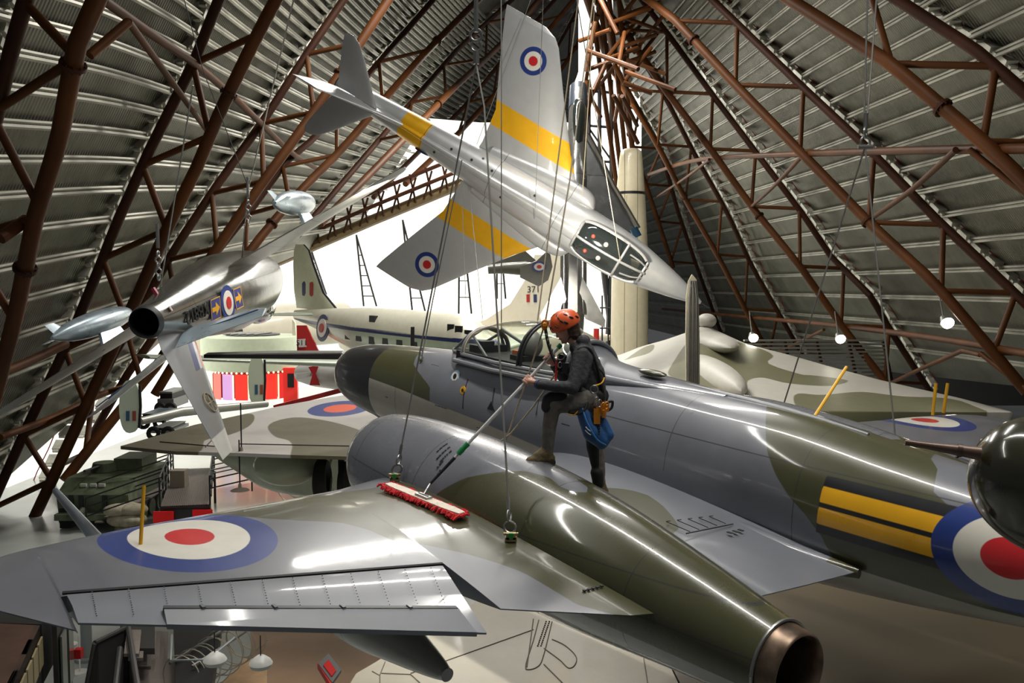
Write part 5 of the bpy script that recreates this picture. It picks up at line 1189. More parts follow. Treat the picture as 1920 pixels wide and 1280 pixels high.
loft('cockpit_glass', [(2.3, 0, .62, .4, .2), (3.0, 0, .95, .4, .32), (4.2, 0, .9, .4, .3), (5.2, 0, .72, .4, .15)], M_dglass, LJ, 3, 24)
LL = lambda x, y, d: LM.inverted() @ W(x, y, d)
def lplate(name, pts, d, th=.16, m=None):
    MB().prism([LL(x, y, d) for x, y in pts], LM.to_3x3().inverted() @ Vector((0, th, 0))).build(name, m or M_lit, LJ)
lplate('wing', [(1100, 250), (1110, 262), (1128, 305), (1152, 350), (1198, 425), (1192, 442), (1160, 428), (1100, 400)], 43.4)
lplate('wing', [(1062, 250), (1052, 262), (1036, 305), (1010, 352), (966, 428), (976, 444), (1008, 428), (1064, 400)], 43.4)
MB().tube([LL(x, y, 43.2) for x, y in ((1102, 252), (1120, 285), (1150, 348), (1197, 428))], .13, 8).build('leading_edge', M_steel, LJ, True)
MB().tube([LL(1188, 428, 43), LL(1196, 444, 43)], .2, 12).build('wing_tip_ring', mat('tip_blue', (.03, .12, .22), .4), LJ, True)
lplate('tailplane', [(1092, 519), (1135, 600), (1134, 614), (1098, 598), (1084, 560)], 40.6)
lplate('tailplane', [(1052, 519), (1012, 592), (1018, 610), (1050, 600), (1062, 560)], 40.6)
lplate('tail_fin', [(1070, 400), (1082, 400), (1083, 600), (1064, 600)], 40.2, .5)
MB().tube([LL(1057, 400, 42), LL(1057, 590, 40.6)], .16, 12).build('engine_trunk', M_lit, LJ, True)
MB().tube([LL(1092, 400, 42), LL(1092, 590, 40.6)], .2, 12).build('engine_trunk', M_lit, LJ, True)
# ---- cream rocket
RK = empty('rocket', (W(1180, 640, 62).x, W(1180, 640, 62).y, 0), 'tall cream missile with tapered top and dark band, right of the vertical jet', 'rocket')
zt = lambda y: W(1180, y, 62).z
M_crm = paint('cream_paint', (.74, .66, .47), [], .3, 0, .5, mott=.05, lines=[('x', .35), ('x', -.5)], lw=.02)
def rev(name, prof, m, parent, n=48):
    V = []; Fc = []
    for z, r in prof:
        for k_ in range(n): V.append((r*math.cos(2*math.pi*k_/n), r*math.sin(2*math.pi*k_/n), z))
    Fc = [(i*n+k_, i*n+(k_+1) % n, (i+1)*n+(k_+1) % n, (i+1)*n+k_) for i in range(len(prof)-1) for k_ in range(n)]+[tuple((len(prof)-1)*n+k_ for k_ in range(n))]
    return autosmooth(mesh_obj(name, V, Fc, m, parent), 50)
rev('body', [(zt(700), 1.30), (zt(480), 1.24), (zt(366), .98)], M_crm, RK)
rev('dark_band', [(zt(367), .99), (zt(362), .985)], M_black, RK); rev('upper_stage', [(zt(362), .97), (zt(300), .78), (zt(288), .72), (zt(283), .5)], M_crm, RK)
rev('skirt', [(0, 1.45), (zt(700), 1.45), (zt(695), 1.32)], M_crm, RK)
MB().tube([(-.55, -1.12, zt(690)), (-.42, -.9, zt(370))], .07, 8).build('cable_duct', M_crm, RK, True)
# ---- delta bomber behind the fighter
VM = frame2(W(1322, 560, 78), W(1299, 690, 38)); 
VA = empty('delta_bomber', label='huge camouflaged delta-wing bomber seen from behind above the fighter spine', cat='aircraft', mw=Matrix.Translation(W(1310, 640, 50)))
vl = W(1310, 640, 50)
M_vul = paint('bomber_camouflage', (.50, .48, .43), [('g', (.15, .145, .08))], .5, 0, .0, mott=.07, soft=.03)
# wing surface: heights over a plan grid (x to the right, y away)
def vz(u, t):   # u signed span 0..1 , t 0 rear..1 front
    return 0
V = []; Fc = []; nu, nv = 110, 26
def vul_edge(x):   # upper skyline of the aircraft in image rows
    return float(np.interp(x, [1000, 1165, 1200, 1250, 1290, 1300, 1325, 1350, 1400, 1480, 1560, 1650, 1720, 1800, 1900], [700, 664, 650, 636, 622, 615, 610, 622, 645, 665, 688, 712, 728, 746, 772]))
for i in range(nu+1):
    x = 1000+900*i/nu; ys = vul_edge(x); dfar = 52-abs(x-1325)*.012
    for jn in range(nv+1):
        t = jn/nv; d = dfar+(34-dfar)*t; y = ys+(770-ys)*t**1.15+ (0 if t == 0 else 3*t)
        V.append(W(x, y, d)-vl)
N1 = len(V)
V += [v+Vector((0, .6, -1.1)) for v in V]
q = lambda i, jn: i*(nv+1)+jn
Fc = [(q(i, jn), q(i, jn+1), q(i+1, jn+1), q(i+1, jn)) for i in range(nu) for jn in range(nv)]
Fc += [(N1+q(i, jn), N1+q(i+1, jn), N1+q(i+1, jn+1), N1+q(i, jn+1)) for i in range(nu) for jn in range(nv)]
Fc += [(q(i, 0), q(i+1, 0), N1+q(i+1, 0), N1+q(i, 0)) for i in range(nu)]+[(q(i, nv), N1+q(i, nv), N1+q(i+1, nv), q(i+1, nv)) for i in range(nu)]+[(q(0, jn), N1+q(0, jn), N1+q(0, jn+1), q(0, jn+1)) for jn in range(nv)]+[(q(nu, jn), q(nu, jn+1), N1+q(nu, jn+1), N1+q(nu, jn)) for jn in range(nv)]
vo = mesh_obj('delta_wing', V, Fc, M_vul, VA)
# paint in the wing's own plan coordinates (metres right / away of its centre)
def vp(x, y):
    ys = vul_edge(x); t = min(1, max(0, (y-ys)/(770-ys)))**(1/1.15); d = (52-abs(x-1325)*.012); d = d+(34-d)*t; p = W(x, y, d)-vl; return (p.x, p.y)
gs = [[(1205, 652), (1225, 645), (1225, 655), (1210, 664), (1180, 672), (1165, 678)], [(1290, 640), (1320, 645), (1350, 640), (1400, 645), (1450, 665), (1440, 680), (1500, 700), (1520, 702), (1590, 712), (1555, 722), (1480, 717), (1430, 706), (1402, 712), (1400, 726), (1370, 730), (1310, 720), (1260, 705), (1255, 690)],
      [(1545, 738), (1500, 735), (1488, 742), (1495, 760), (1530, 775), (1700, 790), (1850, 800), (1800, 750), (1700, 742), (1620, 733)]]
set_attr(vo, 'g', union(*[sd_poly([vp(*p) for p in P_], 4) for P_ in gs]), lambda co: (co[:, 0], co[:, 1]))
def ellip(name, c, r3, m, par, R=None): return MB().ball(c, 1, *r3, nu=32, nv=20, R=R).build(name, m, par, True)
noattr(ellip('canopy_dome', W(1325, 601, 52)-vl, (.55, .7, .42), M_vul, VA), ('g',))
noattr(ellip('nose_top', W(1330, 640, 50)-vl, (1.1, 5, .55), M_vul, VA), ('g',))
hump = ellip('intake_hump', W(1322, 700, 44)-vl, (1.0, 7, .85), M_vul, VA); set_attr(hump, 'g', sd_poly([(0.6, -12), (0.9, -3), (3, 0), (3, -12)], 3), lambda co: (co[:, 0], co[:, 1]))
# bright metal fin edge-on
VF = empty('metal_tail_fin', W(1299, 740, 27), 'tall narrow polished metal fin seen edge-on in front of the delta bomber', 'tail fin'); loc = VF.location
M_finm = paint('fin_bare_metal', (.55, .50, .36), [], .3, .6, .2, mott=.2)
P = [(1287, 740), (1286, 640), (1287, 560), (1291, 527), (1298, 514), (1306, 524), (1310, 560), (1312, 640), (1312, 740)]
MB().prism([W(x, y, 27)-loc for x, y in P], (.25, 1.4, 0)).build('fin_blade', M_finm, VF)
q = W(1299, 738, 27.6)-loc; MB().tube([q, Vector((q.x, q.y, -loc.z))], .3, 16).build('support_stand', M_steel, VF, True)
mb = MB()
for x in (1292, 1299, 1306): mb.tube([W(x, 732, 26.97)-loc, W(x, 560, 26.97)-loc, W(1298.5+(x-1299)*.5, 526, 26.97)-loc], .028, 6)
mb.build('edge_ridge', M_steel, VF, True)
# ---- camouflaged wing below the fighter's nose
KW = empty('camouflaged_jet', W(640, 800, 27), 'camouflaged jet below the fighter nose with a red and blue roundel on its wide wing', 'aircraft'); loc = KW.location
M_kw = paint('wing_two_tone', (.50, .47, .45), [('g', (.135, .12, .075)), ('blue', (.03, .05, .2)), ('red', (.70, .10, .04))], .5, 0, .0, mott=.07, soft=.02, lines=[])
zpl = W(640, 845, 24).z
def onz(x, y, z):     # point on a horizontal level seen through a pixel
    d0 = W(x, y, 1)-CAM; t = (z-CAM.z)/d0.z; return CAM+d0*t
OUT = [(226, 836), (300, 815), (365, 796), (440, 780), (520, 762), (620, 744), (700, 733), (760, 725), (900, 760), (960, 850), (700, 857), (560, 853), (450, 849), (330, 846)]
n_ = len(OUT); top = []
zt_ = zpl+.25
def tri_grid(poly, z0, th, name, m, par, N=64):
    P = [onz(x, y, z0) for x, y in poly]; A = np.array([(p.x, p.y) for p in P]); x0, y0 = A.min(0); x1, y1 = A.max(0); sd = sd_poly([tuple(a) for a in A])
    bm = bmesh.new(); vs = [bm.verts.new(p-loc) for p in P]; bm.faces.new(vs); 
    geom = bm.faces[:]+bm.edges[:]+bm.verts[:]
    for i in range(1, N): bmesh.ops.bisect_plane(bm, geom=bm.faces[:]+bm.edges[:]+bm.verts[:], plane_co=(x0+(x1-x0)*i/N-loc.x, 0, 0), plane_no=(1, 0, 0))
    for i in range(1, N//2): bmesh.ops.bisect_plane(bm, geom=bm.faces[:]+bm.edges[:]+bm.verts[:], plane_co=(0, y0+(y1-y0)*i/(N//2)-loc.y, 0), plane_no=(0, 1, 0))
    bm.normal_update()
    if bm.faces[:][0].normal.z < 0: bmesh.ops.reverse_faces(bm, faces=bm.faces[:])
    r = bmesh.ops.extrude_face_region(bm, geom=bm.faces[:]); vv = [g_ for g_ in r['geom'] if isinstance(g_, bmesh.types.BMVert)]
    bmesh.ops.translate(bm, verts=vv, vec=(0, 0, -th)); bmesh.ops.recalc_face_normals(bm, faces=bm.faces[:])
    me = bpy.data.meshes.new(name); bm.to_mesh(me); bm.free(); me.materials.append(m); o = bpy.data.objects.new(name, me); COL.objects.link(o); o.parent = par
    # aerofoil crown: raise the middle of the top
    for v in me.vertices:
        d = float(sd(np.array([v.co.x+loc.x]), np.array([v.co.y+loc.y]))[0])
    return o
kw = tri_grid(OUT, zpl, .09, 'wing', M_kw, KW)
kuv = lambda co: (co[:, 0]+loc.x, co[:, 1]+loc.y)
_l2 = Vector(loc)
kuv = lambda co, L=_l2: (co[:, 0]+L.x, co[:, 1]+L.y)
kp = lambda P_, sm=5: sd_poly([(lambda p: (p.x, p.y))(onz(x, y, zpl)) for x, y in P_], sm)
set_attr(kw, 'g', union(kp([(200, 850), (226, 830), (300, 812), (365, 796), (430, 780), (470, 775), (477, 785), (465, 800), (430, 815), (385, 824), (375, 846), (300, 860)]),
    kp([(502, 800), (520, 788), (560, 782), (620, 790), (680, 808), (700, 822), (690, 842), (660, 856), (560, 862), (545, 855), (548, 835), (540, 825), (515, 818)])), kuv)
rc = onz(638, 765, zpl); ra = onz(696, 764, zpl); rb = onz(638, 751, zpl)
for nm, k_ in (('blue', 1.), ('red', .52)):
    set_attr(kw, nm, lambda u, v, k_=k_: (k_-np.sqrt(((u-rc.x)/(ra.x-rc.x))**2+((v-rc.y)/(rb.y-rc.y))**2))*(ra.x-rc.x), kuv)
for pts in ([(450, 832), (660, 836)], [(660, 836), (700, 815)], [(400, 822), (385, 838)], [(300, 828), (420, 838)]):
    MB().tube([onz(x, y, zpl+.01)-loc for x, y in pts], .018, 5).build('panel_gap', M_rubber, KW, True)
fz = MB(); body_ = loft('fuselage', [(0, 0, .9, -.9, .9), (3, 0, 1.1, -1.1, 1.1), (5, 0, .7, -.7, .7), (6.5, 0, .3, -.3, .3)], paint('pale_belly', (.62, .70, .52), [], .35, 0, .4), KW, 4, 32)
body_.matrix_local = Matrix.Translation(onz(660, 880, zpl-1.15)-loc) @ Matrix.Rotation(math.radians(-35), 4, 'Z')
MB().ball(onz(548, 866, zpl-.72)-loc, 1, 1.05, 1.6, .60, nu=32, nv=20).build('belly_fairing', bpy.data.materials['pale_belly'], KW, True)
mb = MB()
for x, y in ((600, 868), (640, 880)):
    p = W(x, y, 25)-loc; mb.tube([p+Vector((0, 0, .4)), p-Vector((0, 0, 1.))], .09, 8); 
mb.build('undercarriage_leg', M_black, KW, True)
for x, y in ((604, 900), (650, 905)):
    p = W(x, y, 25)-loc; mb = MB(); torus(mb, p, Vector((0, 1, 0)), Vector((0, 0, 1)), .42, .2, 20); mb.build('wheel', M_rubber, KW, True)
# ================================================================= round pavilion, red-tailed jet, second airliner, vehicles and stairs
FL = 0.
def onfloor(x, y): return onz(x, y, 0)
# pavilion
pc = W(476, 700, 60); pc = Vector((pc.x, pc.y, 0))
PV = empty('display_pavilion', pc, 'round pale green pavilion with a dark roof opening and red lit displays below', 'pavilion')
zz = lambda y, d=58: W(476, y, d).z
M_pav = mat('pale_green_panel', (.72, .80, .60), .5, noise=.05)
rev('drum', [(zz(694), 3.35), (zz(640), 3.35), (zz(633), 3.3), (zz(631), 2.0)], M_pav, PV)
rev('roof_opening', [(zz(631)+.02, 1.75), (zz(630)+.03, 1.75)], M_black, PV)
mb = MB()
for i in range(5): mb.tube([(-1.6+.5*i, -1.2, zz(630)+.08), (-1.1+.5*i, 1.2, zz(630)+.08)], .05, 6)
mb.build('roof_louvres', M_steel, PV, True)
rev('under_drum', [(zz(745), 2.7), (zz(694), 2.75), (zz(693), 3.35)], mat('dark_red_wall', (.25, .02, .02), .4), PV)
pan = []
cols = [(.75, .45, .42), (.65, .12, .1), (.45, .25, .5), (.6, .03, .02), (.55, .02, .015), (.62, .03, .02), (.5, .02, .02), (.65, .05, .03)]
for i in range(8):
    a = math.radians(205+i*19); a2 = math.radians(205+i*19+16)
    mp_ = mat('lit_panel', cols[i], .4, emit=cols[i], es=.9)
    A = Vector((2.85*math.cos(a), 2.85*math.sin(a), zz(748))); B = Vector((2.85*math.cos(a2), 2.85*math.sin(a2), zz(748))); Hh = Vector((0, 0, zz(700)-zz(748)))
    MB().prism([A, B, B+Hh, A+Hh], (0, .06, 0)).build('lit_display_panel', mp_, PV)
mb = MB()
for i in range(24): mb.ball((2.95*math.cos(math.radians(200+i*6.5)), 2.95*math.sin(math.radians(200+i*6.5)), zz(697)), .06, nu=8, nv=6)
mb.build('warm_downlights', mat('warm_lamp', (1, .8, .5), .4, emit=(1, .7, .35), es=5), PV, True)
MB().box((3.0, -2.2, zz(722)), (.9, .3, 2.3)).build('red_kiosk', mat('kiosk_red', (.7, .03, .02), .4, emit=(.7, .03, .02), es=.4), PV)
MB().box((3.05, -2.4, zz(712)), (.4, .08, .9)).build('kiosk_screen', M_black, PV)
for a0 in (222.5, 260.5, 279.5, 298.5, 317):
    a = math.radians(a0); MB().tube([(2.95*math.cos(a), 2.95*math.sin(a), zz(746)), (2.95*math.cos(a), 2.95*math.sin(a), zz(701))], .05, 6).build('light_strip', mat('warm_strip', (1, .75, .45), .4, emit=(1, .62, .3), es=2.2), PV, True)
a = math.radians(288.5); mb = MB(); torus(mb, Vector((3.0*math.cos(a), 3.0*math.sin(a), zz(709))), Vector((-math.sin(a), math.cos(a), 0)), Vector((0, 0, 1)), .3, .04); mb.build('round_emblem', M_white, PV, True)
# side display block beside the kiosk
# red-tailed trainer
RJ = empty('red_white_jet', W(600, 712, 48), 'white jet with a red tail numbered 511 behind the fighter nose', 'aircraft'); loc = RJ.location
M_rw = mat('gloss_white', (.72, .72, .70), .3, coat=.4); M_rr = mat('gloss_red', (.50, .03, .03), .3, coat=.4)
tube = lambda P_, r, nm, m, par, L=None: MB().tube([p-(L if L is not None else loc) for p in P_], r, 28).build(nm, m, par, True)
tube([W(562, 700, 49), W(590, 700, 48.5), W(640, 703, 47.5), W(690, 705, 47)], [.45, .7, .8, .75], 'fuselage', M_rw, RJ)
tube([W(568, 706, 48.5), W(640, 702, 46.6), W(690, 700, 46.1)], [.1, .06, .06], 'blue_stripe', bpy.data.materials['stripe_blue'], RJ)
flat('tail_fin', [(556, 610), (574, 610), (584, 632), (600, 662), (557, 662)], 48.6, .2, M_rr, RJ, loc)
flat('fin_fillet', [(557, 662), (600, 662), (606, 690), (560, 690)], 48.7, .2, M_rr, RJ, loc)
flat('number_plate', [(558, 636), (572, 635), (574, 650), (560, 651)], 48.5, .06, M_white, RJ, loc)
p = W(566, 643, 48.4)-loc
text_mesh('number_lettering', '511', .42, M_black, RJ, Matrix.Translation(p) @ Matrix.Rotation(math.pi/2, 4, 'X'), .01)
flat('red_arrow', [(578, 688), (598, 684), (592, 700), (600, 722), (580, 722), (586, 702)], 47.4, .05, M_rr, RJ, loc)
flat('tailplane', [(556, 700), (584, 697), (580, 706), (556, 712)], 47.6, .12, M_rw, RJ, loc)
mb = MB(); disc(mb, W(650, 712, 46.6)-loc, (0, -1, 0), .35, 20, .03); mb.build('side_roundel', bpy.data.materials['roundel_blue'], RJ)
# thin red-edged wing lying in front
flat('wing', [(512, 760), (660, 722), (664, 730), (514, 768)], 46, .2, M_rr, RJ, loc)
# white airliner nose behind the pavilion
AL = empty('white_airliner', W(430, 625, 70), 'white airliner nose with dark cockpit windows behind the round pavilion', 'aircraft'); loc = AL.location
tube([W(330, 655, 66), W(385, 640, 66), W(430, 628, 68), (W(520, 612, 72)), W(640, 605, 78)], [.3, 1.0, 1.5, 1.8, 1.8], 'fuselage', M_bwh, AL)
for i, x in enumerate((424, 434, 443, 451)): flat('cockpit_window', [(x-3.5, 618), (x+3.5, 617), (x+4, 626), (x-4, 627)], 65.6, .1, M_black, AL, loc)
flat('tail_fin', [(548, 598), (553, 605), (556, 640), (548, 640)], 60, .3, M_bwh, AL, loc)
# slender upright tail fins standing on the floor aircraft below the inverted jet
def endfin(name, cx, y0, y1, hw, d, label, fx):
    g = empty(name, W(cx, (y0+y1)/2, d), label, 'tail fin', 'pale rounded tail fins'); L_ = g.location; P_ = []
    for i in range(24):
        a = 2*math.pi*i/24; P_.append((cx+hw*math.copysign(abs(math.cos(a))**.8, math.cos(a)), (y0+y1)/2+(y1-y0)/2*math.sin(a)))
    flat('fin_panel', P_, d, .15, mat('pale_green_fin', (.78, .88, .70), .45), g, L_)
    s_ = (y1-y0)*.14
    for k_, m in ((0, 'dull_flash_blue'), (1, 'dull_flash_red')):
        mm = bpy.data.materials.get(m) or mat(m, (.06, .14, .25) if k_ == 0 else (.45, .1, .06), .5)
        x0 = cx+fx+k_*hw*.6; flat('fin_flash', [(x0, (y0+y1)/2+s_*.6), (x0+hw*.32, (y0+y1)/2+s_*.6), (x0+hw*.32, (y0+y1)/2+s_*1.9), (x0, (y0+y1)/2+s_*1.9)], d-.03, .04, mm, g, L_)
    MB().tube([W(cx+hw*.95, y0+10, d)-L_, W(cx+hw*1.02, (y0+y1)/2, d)-L_, W(cx+hw*.9, y1-10, d)-L_], .045, 6).build('dark_edge', M_black, g, True)
    return g
endfin('twin_boom_fin', 481, 664, 762, 16, 33, 'pale green rounded tail fin in front of the red displays', -3)
endfin('twin_boom_fin', 243, 712, 812, 20, 28, 'pale green rounded tail fin with blue and red flash at left, between brown tubes', -7)
o = MB().tube([W(262, 790, 28), W(340, 772, 30), W(500, 757, 33)], [.12, .16, .12], 14).build('tailplane', mat('pale_metal', (.5, .5, .45), .4, .3), None, True); tag(o, 'pale horizontal tailplane joining the two rounded fins behind the inverted jet fin', 'tailplane')
# rotor blade ending at the fighter's nose
RB = empty('rotor_blade', W(520, 668, 24), 'long dark rotor blade running level from the inverted jet to the fighter nose', 'rotor blade'); loc = RB.location
MB().prism([W(382, 665, 24)-loc, W(382, 671, 24)-loc, W(648, 674, 24)-loc, W(654, 668, 24)-loc, W(640, 661, 24)-loc], (0, .35, .03)).build('blade', mat('blade_black', (.02, .02, .022), .35), RB)
MB().prism([W(382, 664.6, 24)-loc, W(520, 661, 24)-loc, W(640, 661, 24)-loc, W(640, 663, 24)-loc, W(382, 666, 24)-loc], (0, .35, .03)).build('blade_upper_face', mat('blade_grey', (.3, .3, .29), .4), RB)
MB().box(W(645, 667, 23.9)-loc, (.12, .2, .12)).build('blade_cuff', M_steel, RB)
# armoured vehicle
AP = empty('armoured_vehicle', onfloor(205, 975), 'green camouflaged armoured vehicle on the floor at left beside the stair platform', 'vehicle')
M_av = paint('army_green', (.12, .145, .085), [], .6, 0, 0, mott=.45)
hb = MB().add([(-1.5, -1.2, .5), (1.4, -1.2, .5), (1.4, -1.35, 1.4), (-1.5, -1.35, 1.4), (-1.4, 2.9, .5), (1.4, 2.9, .5), (1.4, 2.9, 1.9), (-1.4, 2.9, 1.9), (-1.4, -.6, 1.95), (1.4, -.6, 1.95)],
    [(0, 1, 2, 3), (3, 2, 9, 8), (8, 9, 6, 7), (4, 7, 6, 5), (0, 3, 8, 7, 4), (1, 5, 6, 9, 2), (0, 4, 5, 1)])
hb.build('hull', M_av, AP)
MB().tube([(-.5, .8, 1.95), (-.5, .8, 2.3)], [.55, .45], 16).build('hatch', M_av, AP, True)
MB().box((.5, 1.6, 2.2), (1.2, 1.6, .5)).build('stowage_box', M_av, AP)
MB().tube([(-.5, .6, 2.2), (-.5, -1., 2.3)], .05, 8).build('gun_barrel', M_black, AP, True)
for x in (-.9, -.5, .45): MB().box((x, -1.36, 1.15), (.18, .05, .5)).build('vision_slot', M_black, AP)
for x in (-.55, -.15, .2): MB().box((x, -1.0, 1.72), (.25, .1, .12)).build('number_plate', mat('plate_white', (.6, .6, .55), .5), AP)
for sg in (-1, 1):
    MB().box((sg*1.2, .7, .42), (.45, 4.0, .8)).build('track', M_rubber, AP)
    mb = MB()
    for i in range(5): disc(mb, (sg*1.45, -.9+.85*i, .4), (sg, 0, 0), .33, 18, .06)
    mb.build('road_wheels', M_av, AP)
MB().tube([(-1.0, -1.5, .55), (-.4, -1.75, .6), (-.4, -1.4, .8)], .16, 10).build('tow_gear', M_av, AP, True)
MB().box((0, -1.5, .55), (2.9, .35, .25)).build('front_bumper', M_av, AP)
# crumpled stone-coloured figure of a lion-like bundle -> sacking bundle
sb = MB(); rr = random.Random(9)
BS = empty('sandbags', onfloor(240, 1002), 'pale sandbag heap on the floor in front of the armoured vehicle', 'sandbags', None)
for i in range(9):
    MB().ball((rr.uniform(-.45, .45), rr.uniform(-.2, .3), .2+.4*(i//3)), .46, 1.2, .8, .55, R=Matrix.Rotation(rr.uniform(-.6, .6), 3, 'Z')).build('sandbag', mat('sacking', (.42, .38, .28), .9, noise=.2, nscale=6, bump=.5), BS, True)
# stair platform
pl0 = [(325, 880), (402, 877), (394, 946), (300, 950)]
zp = 1.6
ST = empty('stair_platform', onz(355, 915, zp), 'grey ribbed platform with black handrails, left of centre on the floor', 'platform'); loc = ST.location
Mdeck = mat('ribbed_deck', (.22, .185, .165), .5, noise=.1)
P_ = [onz(x, y, zp)-loc for x, y in pl0]; MB().prism(P_, (0, 0, -.15)).build('deck', Mdeck, ST)
mb = MB()
for i in range(26):
    t = (i+.5)/26; mb.tube([P_[0].lerp(P_[1], t)+Vector((0, 0, .01)), P_[3].lerp(P_[2], t)+Vector((0, 0, .01))], .022, 4)
mb.build('deck_ribs', mat('rib_dark', (.12, .10, .09), .5), ST)
MB().prism([P_[3], P_[2], P_[2]-Vector((0, 0, .75)), P_[3]-Vector((0, 0, .75))], (0, .1, 0)).build('front_skirt', mat('skirt_dark', (.05, .05, .05), .5), ST)
for t in (.0, .78): MB().box(P_[3].lerp(P_[2], t)+Vector((.15, -.08, -.45)), (.75, .06, .6)).build('red_sign_panel', mat('sign_red', (.75, .01, .01), .4, emit=(.8, .01, .01), es=.12), ST)
MB().box(P_[0].lerp(P_[3], .5)+Vector((.5, 0, .35)), (.6, .5, .7)).build('lectern_box', mat('lectern_tan', (.26, .22, .17), .6), ST)
def rail(a, b, n, h, drop, name='handrail'):
    mb = MB()
    for i in range(n+1):
        p = a.lerp(b, i/n); mb.tube([p, p+Vector((0, 0, h))], .035, 6)
    for q_ in (1, .66, .33): mb.tube([a+Vector((0, 0, h*q_)), b+Vector((0, 0, h*q_))], .028, 6)
    mb.build(name, M_black, ST, True)
rail(P_[0], P_[3], 5, 1.1, 0); rail(P_[1], P_[2], 5, 1.1, 0)
for base, dx in ((P_[0], -1), (P_[1], 1)):
    for k_ in range(3):
        t = (.0, .45, .85)[k_]; a = (P_[0] if dx < 0 else P_[1]).lerp(P_[3] if dx < 0 else P_[2], t); b = a+(Vector((-2.7, -.5, -.9)) if dx < 0 else Vector((1.25, 1.2, .1)))
        mb = MB()
        for q_ in (1.1, .75, .4): mb.tube([a+Vector((0, 0, q_)), b+Vector((0, 0, q_))], .03, 6)
        mb.tube([b+Vector((0, 0, -.1)), b+Vector((0, 0, 1.1))], .035, 6); mb.build('handrail', M_black, ST, True)
for k_ in range(6): MB().box(P_[0].lerp(P_[3], .5)+Vector((-.4-.38*k_, 0, -.18-.2*k_)), (.36, 2.3, .05)).build('stair_tread', Mdeck, ST)
for p in P_: MB().tube([p-Vector((0, 0, .15)), Vector((p.x, p.y, -loc.z))], .06, 6).build('support_leg', M_black, ST, True)
# pendant lamps
for i, (x, y, d, lb) in enumerate([(453, 850, 24, 'grey conical pendant lamp beside the platform rail, upper of two'), (450, 918, 24, 'grey conical pendant lamp beside the platform rail, lower of two'), (489, 1243, 11, 'white ribbed pendant lamp over the wire coils at bottom left, right of the pair'), (403, 1237, 11, 'white ribbed pendant lamp over the wire coils at bottom left, left of the pair')]):
    g = empty('pendant_lamp', W(x, y, d), lb, 'lamp', 'pendant lamps under the wing'); s_ = d*(.0062 if i < 2 else .009)
    m = mat('lamp_grey', (.30, .27, .23), .5) if i < 2 else mat('lamp_white', (.5, .5, .47), .4)
    pr = [(1.2*s_, .0), (1.15*s_, .25*s_), (.4*s_, .3*s_), (0.1*s_, 1.4*s_), (-.1*s_, 1.7*s_), (-.2*s_, 1.2*s_)] if i < 2 else [(1.0*s_, .0), (.95*s_, .5*s_), (.4*s_, 1.2*s_), (0, 1.45*s_), (-.5*s_, 1.2*s_), (-.75*s_, .3*s_)]
    pr2 = list(reversed(pr)); rev('shade', pr2, m, g, 24)
    MB().tube([(0, 0, s_), (0, 0, s_+(1.2 if i < 2 else .25))], .02 if i < 2 else .008, 6).build('stem', M_black, g, True)
# blue-white smooth object, bottom pole by the left trusses
o = MB().tube([W(104, 920, 26), W(215, 1050, 22)], [.09, .2], 12).build('slanting_strut', mat('pale_blue_metal', (.32, .36, .42), .35, .4), None, True); tag(o, 'pale blue slanting strut at lower left against the bright glazing', 'strut')
# parked vehicle and walkway at bottom left
TR = empty('army_truck', onfloor(60, 1270)+Vector((-.5, -.3, 0)), 'dark truck with brown bonnet and tan window panels in the bottom left corner', 'vehicle'); loc = TR.location
zb = 3.2
M_trk = mat('truck_dark', (.03, .03, .028), .5); M_trb = mat('truck_brown', (.09, .05, .035), .5, noise=.2)
Q = [onz(x, y, zb)-loc for x, y in ((-60, 1165), (75, 1172), (20, 1290), (-120, 1300))]
MB().prism(Q, (0, 0, -.5)).build('roof', M_trb, TR)
Q2 = [onz(x, y, zb)-loc for x, y in ((-30, 1120), (105, 1125), (78, 1170), (-60, 1165))]; MB().prism(Q2, (0, 0, -1.2)).build('canvas_top', M_trk, TR)
a, b = Q[1], Q[2]; MB().prism([a, b, b-Vector((0, 0, 2.6)), a-Vector((0, 0, 2.6))], (-.1, 0, 0)).build('body_side', M_trk, TR)
for k_ in range(5):
    t0, t1 = k_/5+.02, (k_+1)/5-.02; p, q_ = a.lerp(b, t0), a.lerp(b, t1); MB().prism([p+Vector((.02, 0, -.2)), q_+Vector((.02, 0, -.2)), q_+Vector((.02, 0, -.75)), p+Vector((.02, 0, -.75))], (.04, 0, 0)).build('tan_panel', mat('tan_panel', (.36, .30, .17), .5), TR)
a, b = Q2[1], Q2[2]
MB().prism([a+Vector((.3, 0, 0)), b+Vector((.3, 0, 0)), b+Vector((.3, 0, -2.9)), a+Vector((.3, 0, -2.9))], (-.1, 0, 0)).build('cab_side', M_trk, TR)
for k_ in range(2):
    p, q_ = a.lerp(b, k_*.5+.08), a.lerp(b, k_*.5+.42); MB().prism([p+Vector((.33, 0, -.3)), q_+Vector((.33, 0, -.3)), q_+Vector((.33, 0, -1.6)), p+Vector((.33, 0, -1.6))], (.04, 0, 0)).build('cab_window', mat('cab_glass', (.10, .12, .10), .1, coat=1), TR)
for t in (.1, .9):
    p = a.lerp(b, t); mb = MB(); torus(mb, Vector((p.x+.35, p.y, -loc.z+.5)), Vector((0, 1, 0)), Vector((0, 0, 1)), .4, .17, 20); mb.build('wheel', M_rubber, TR, True)
MB().box(a+Vector((.4, .1, -1.2)), (.15, .15, .2)).build('red_lamp', M_red, TR)
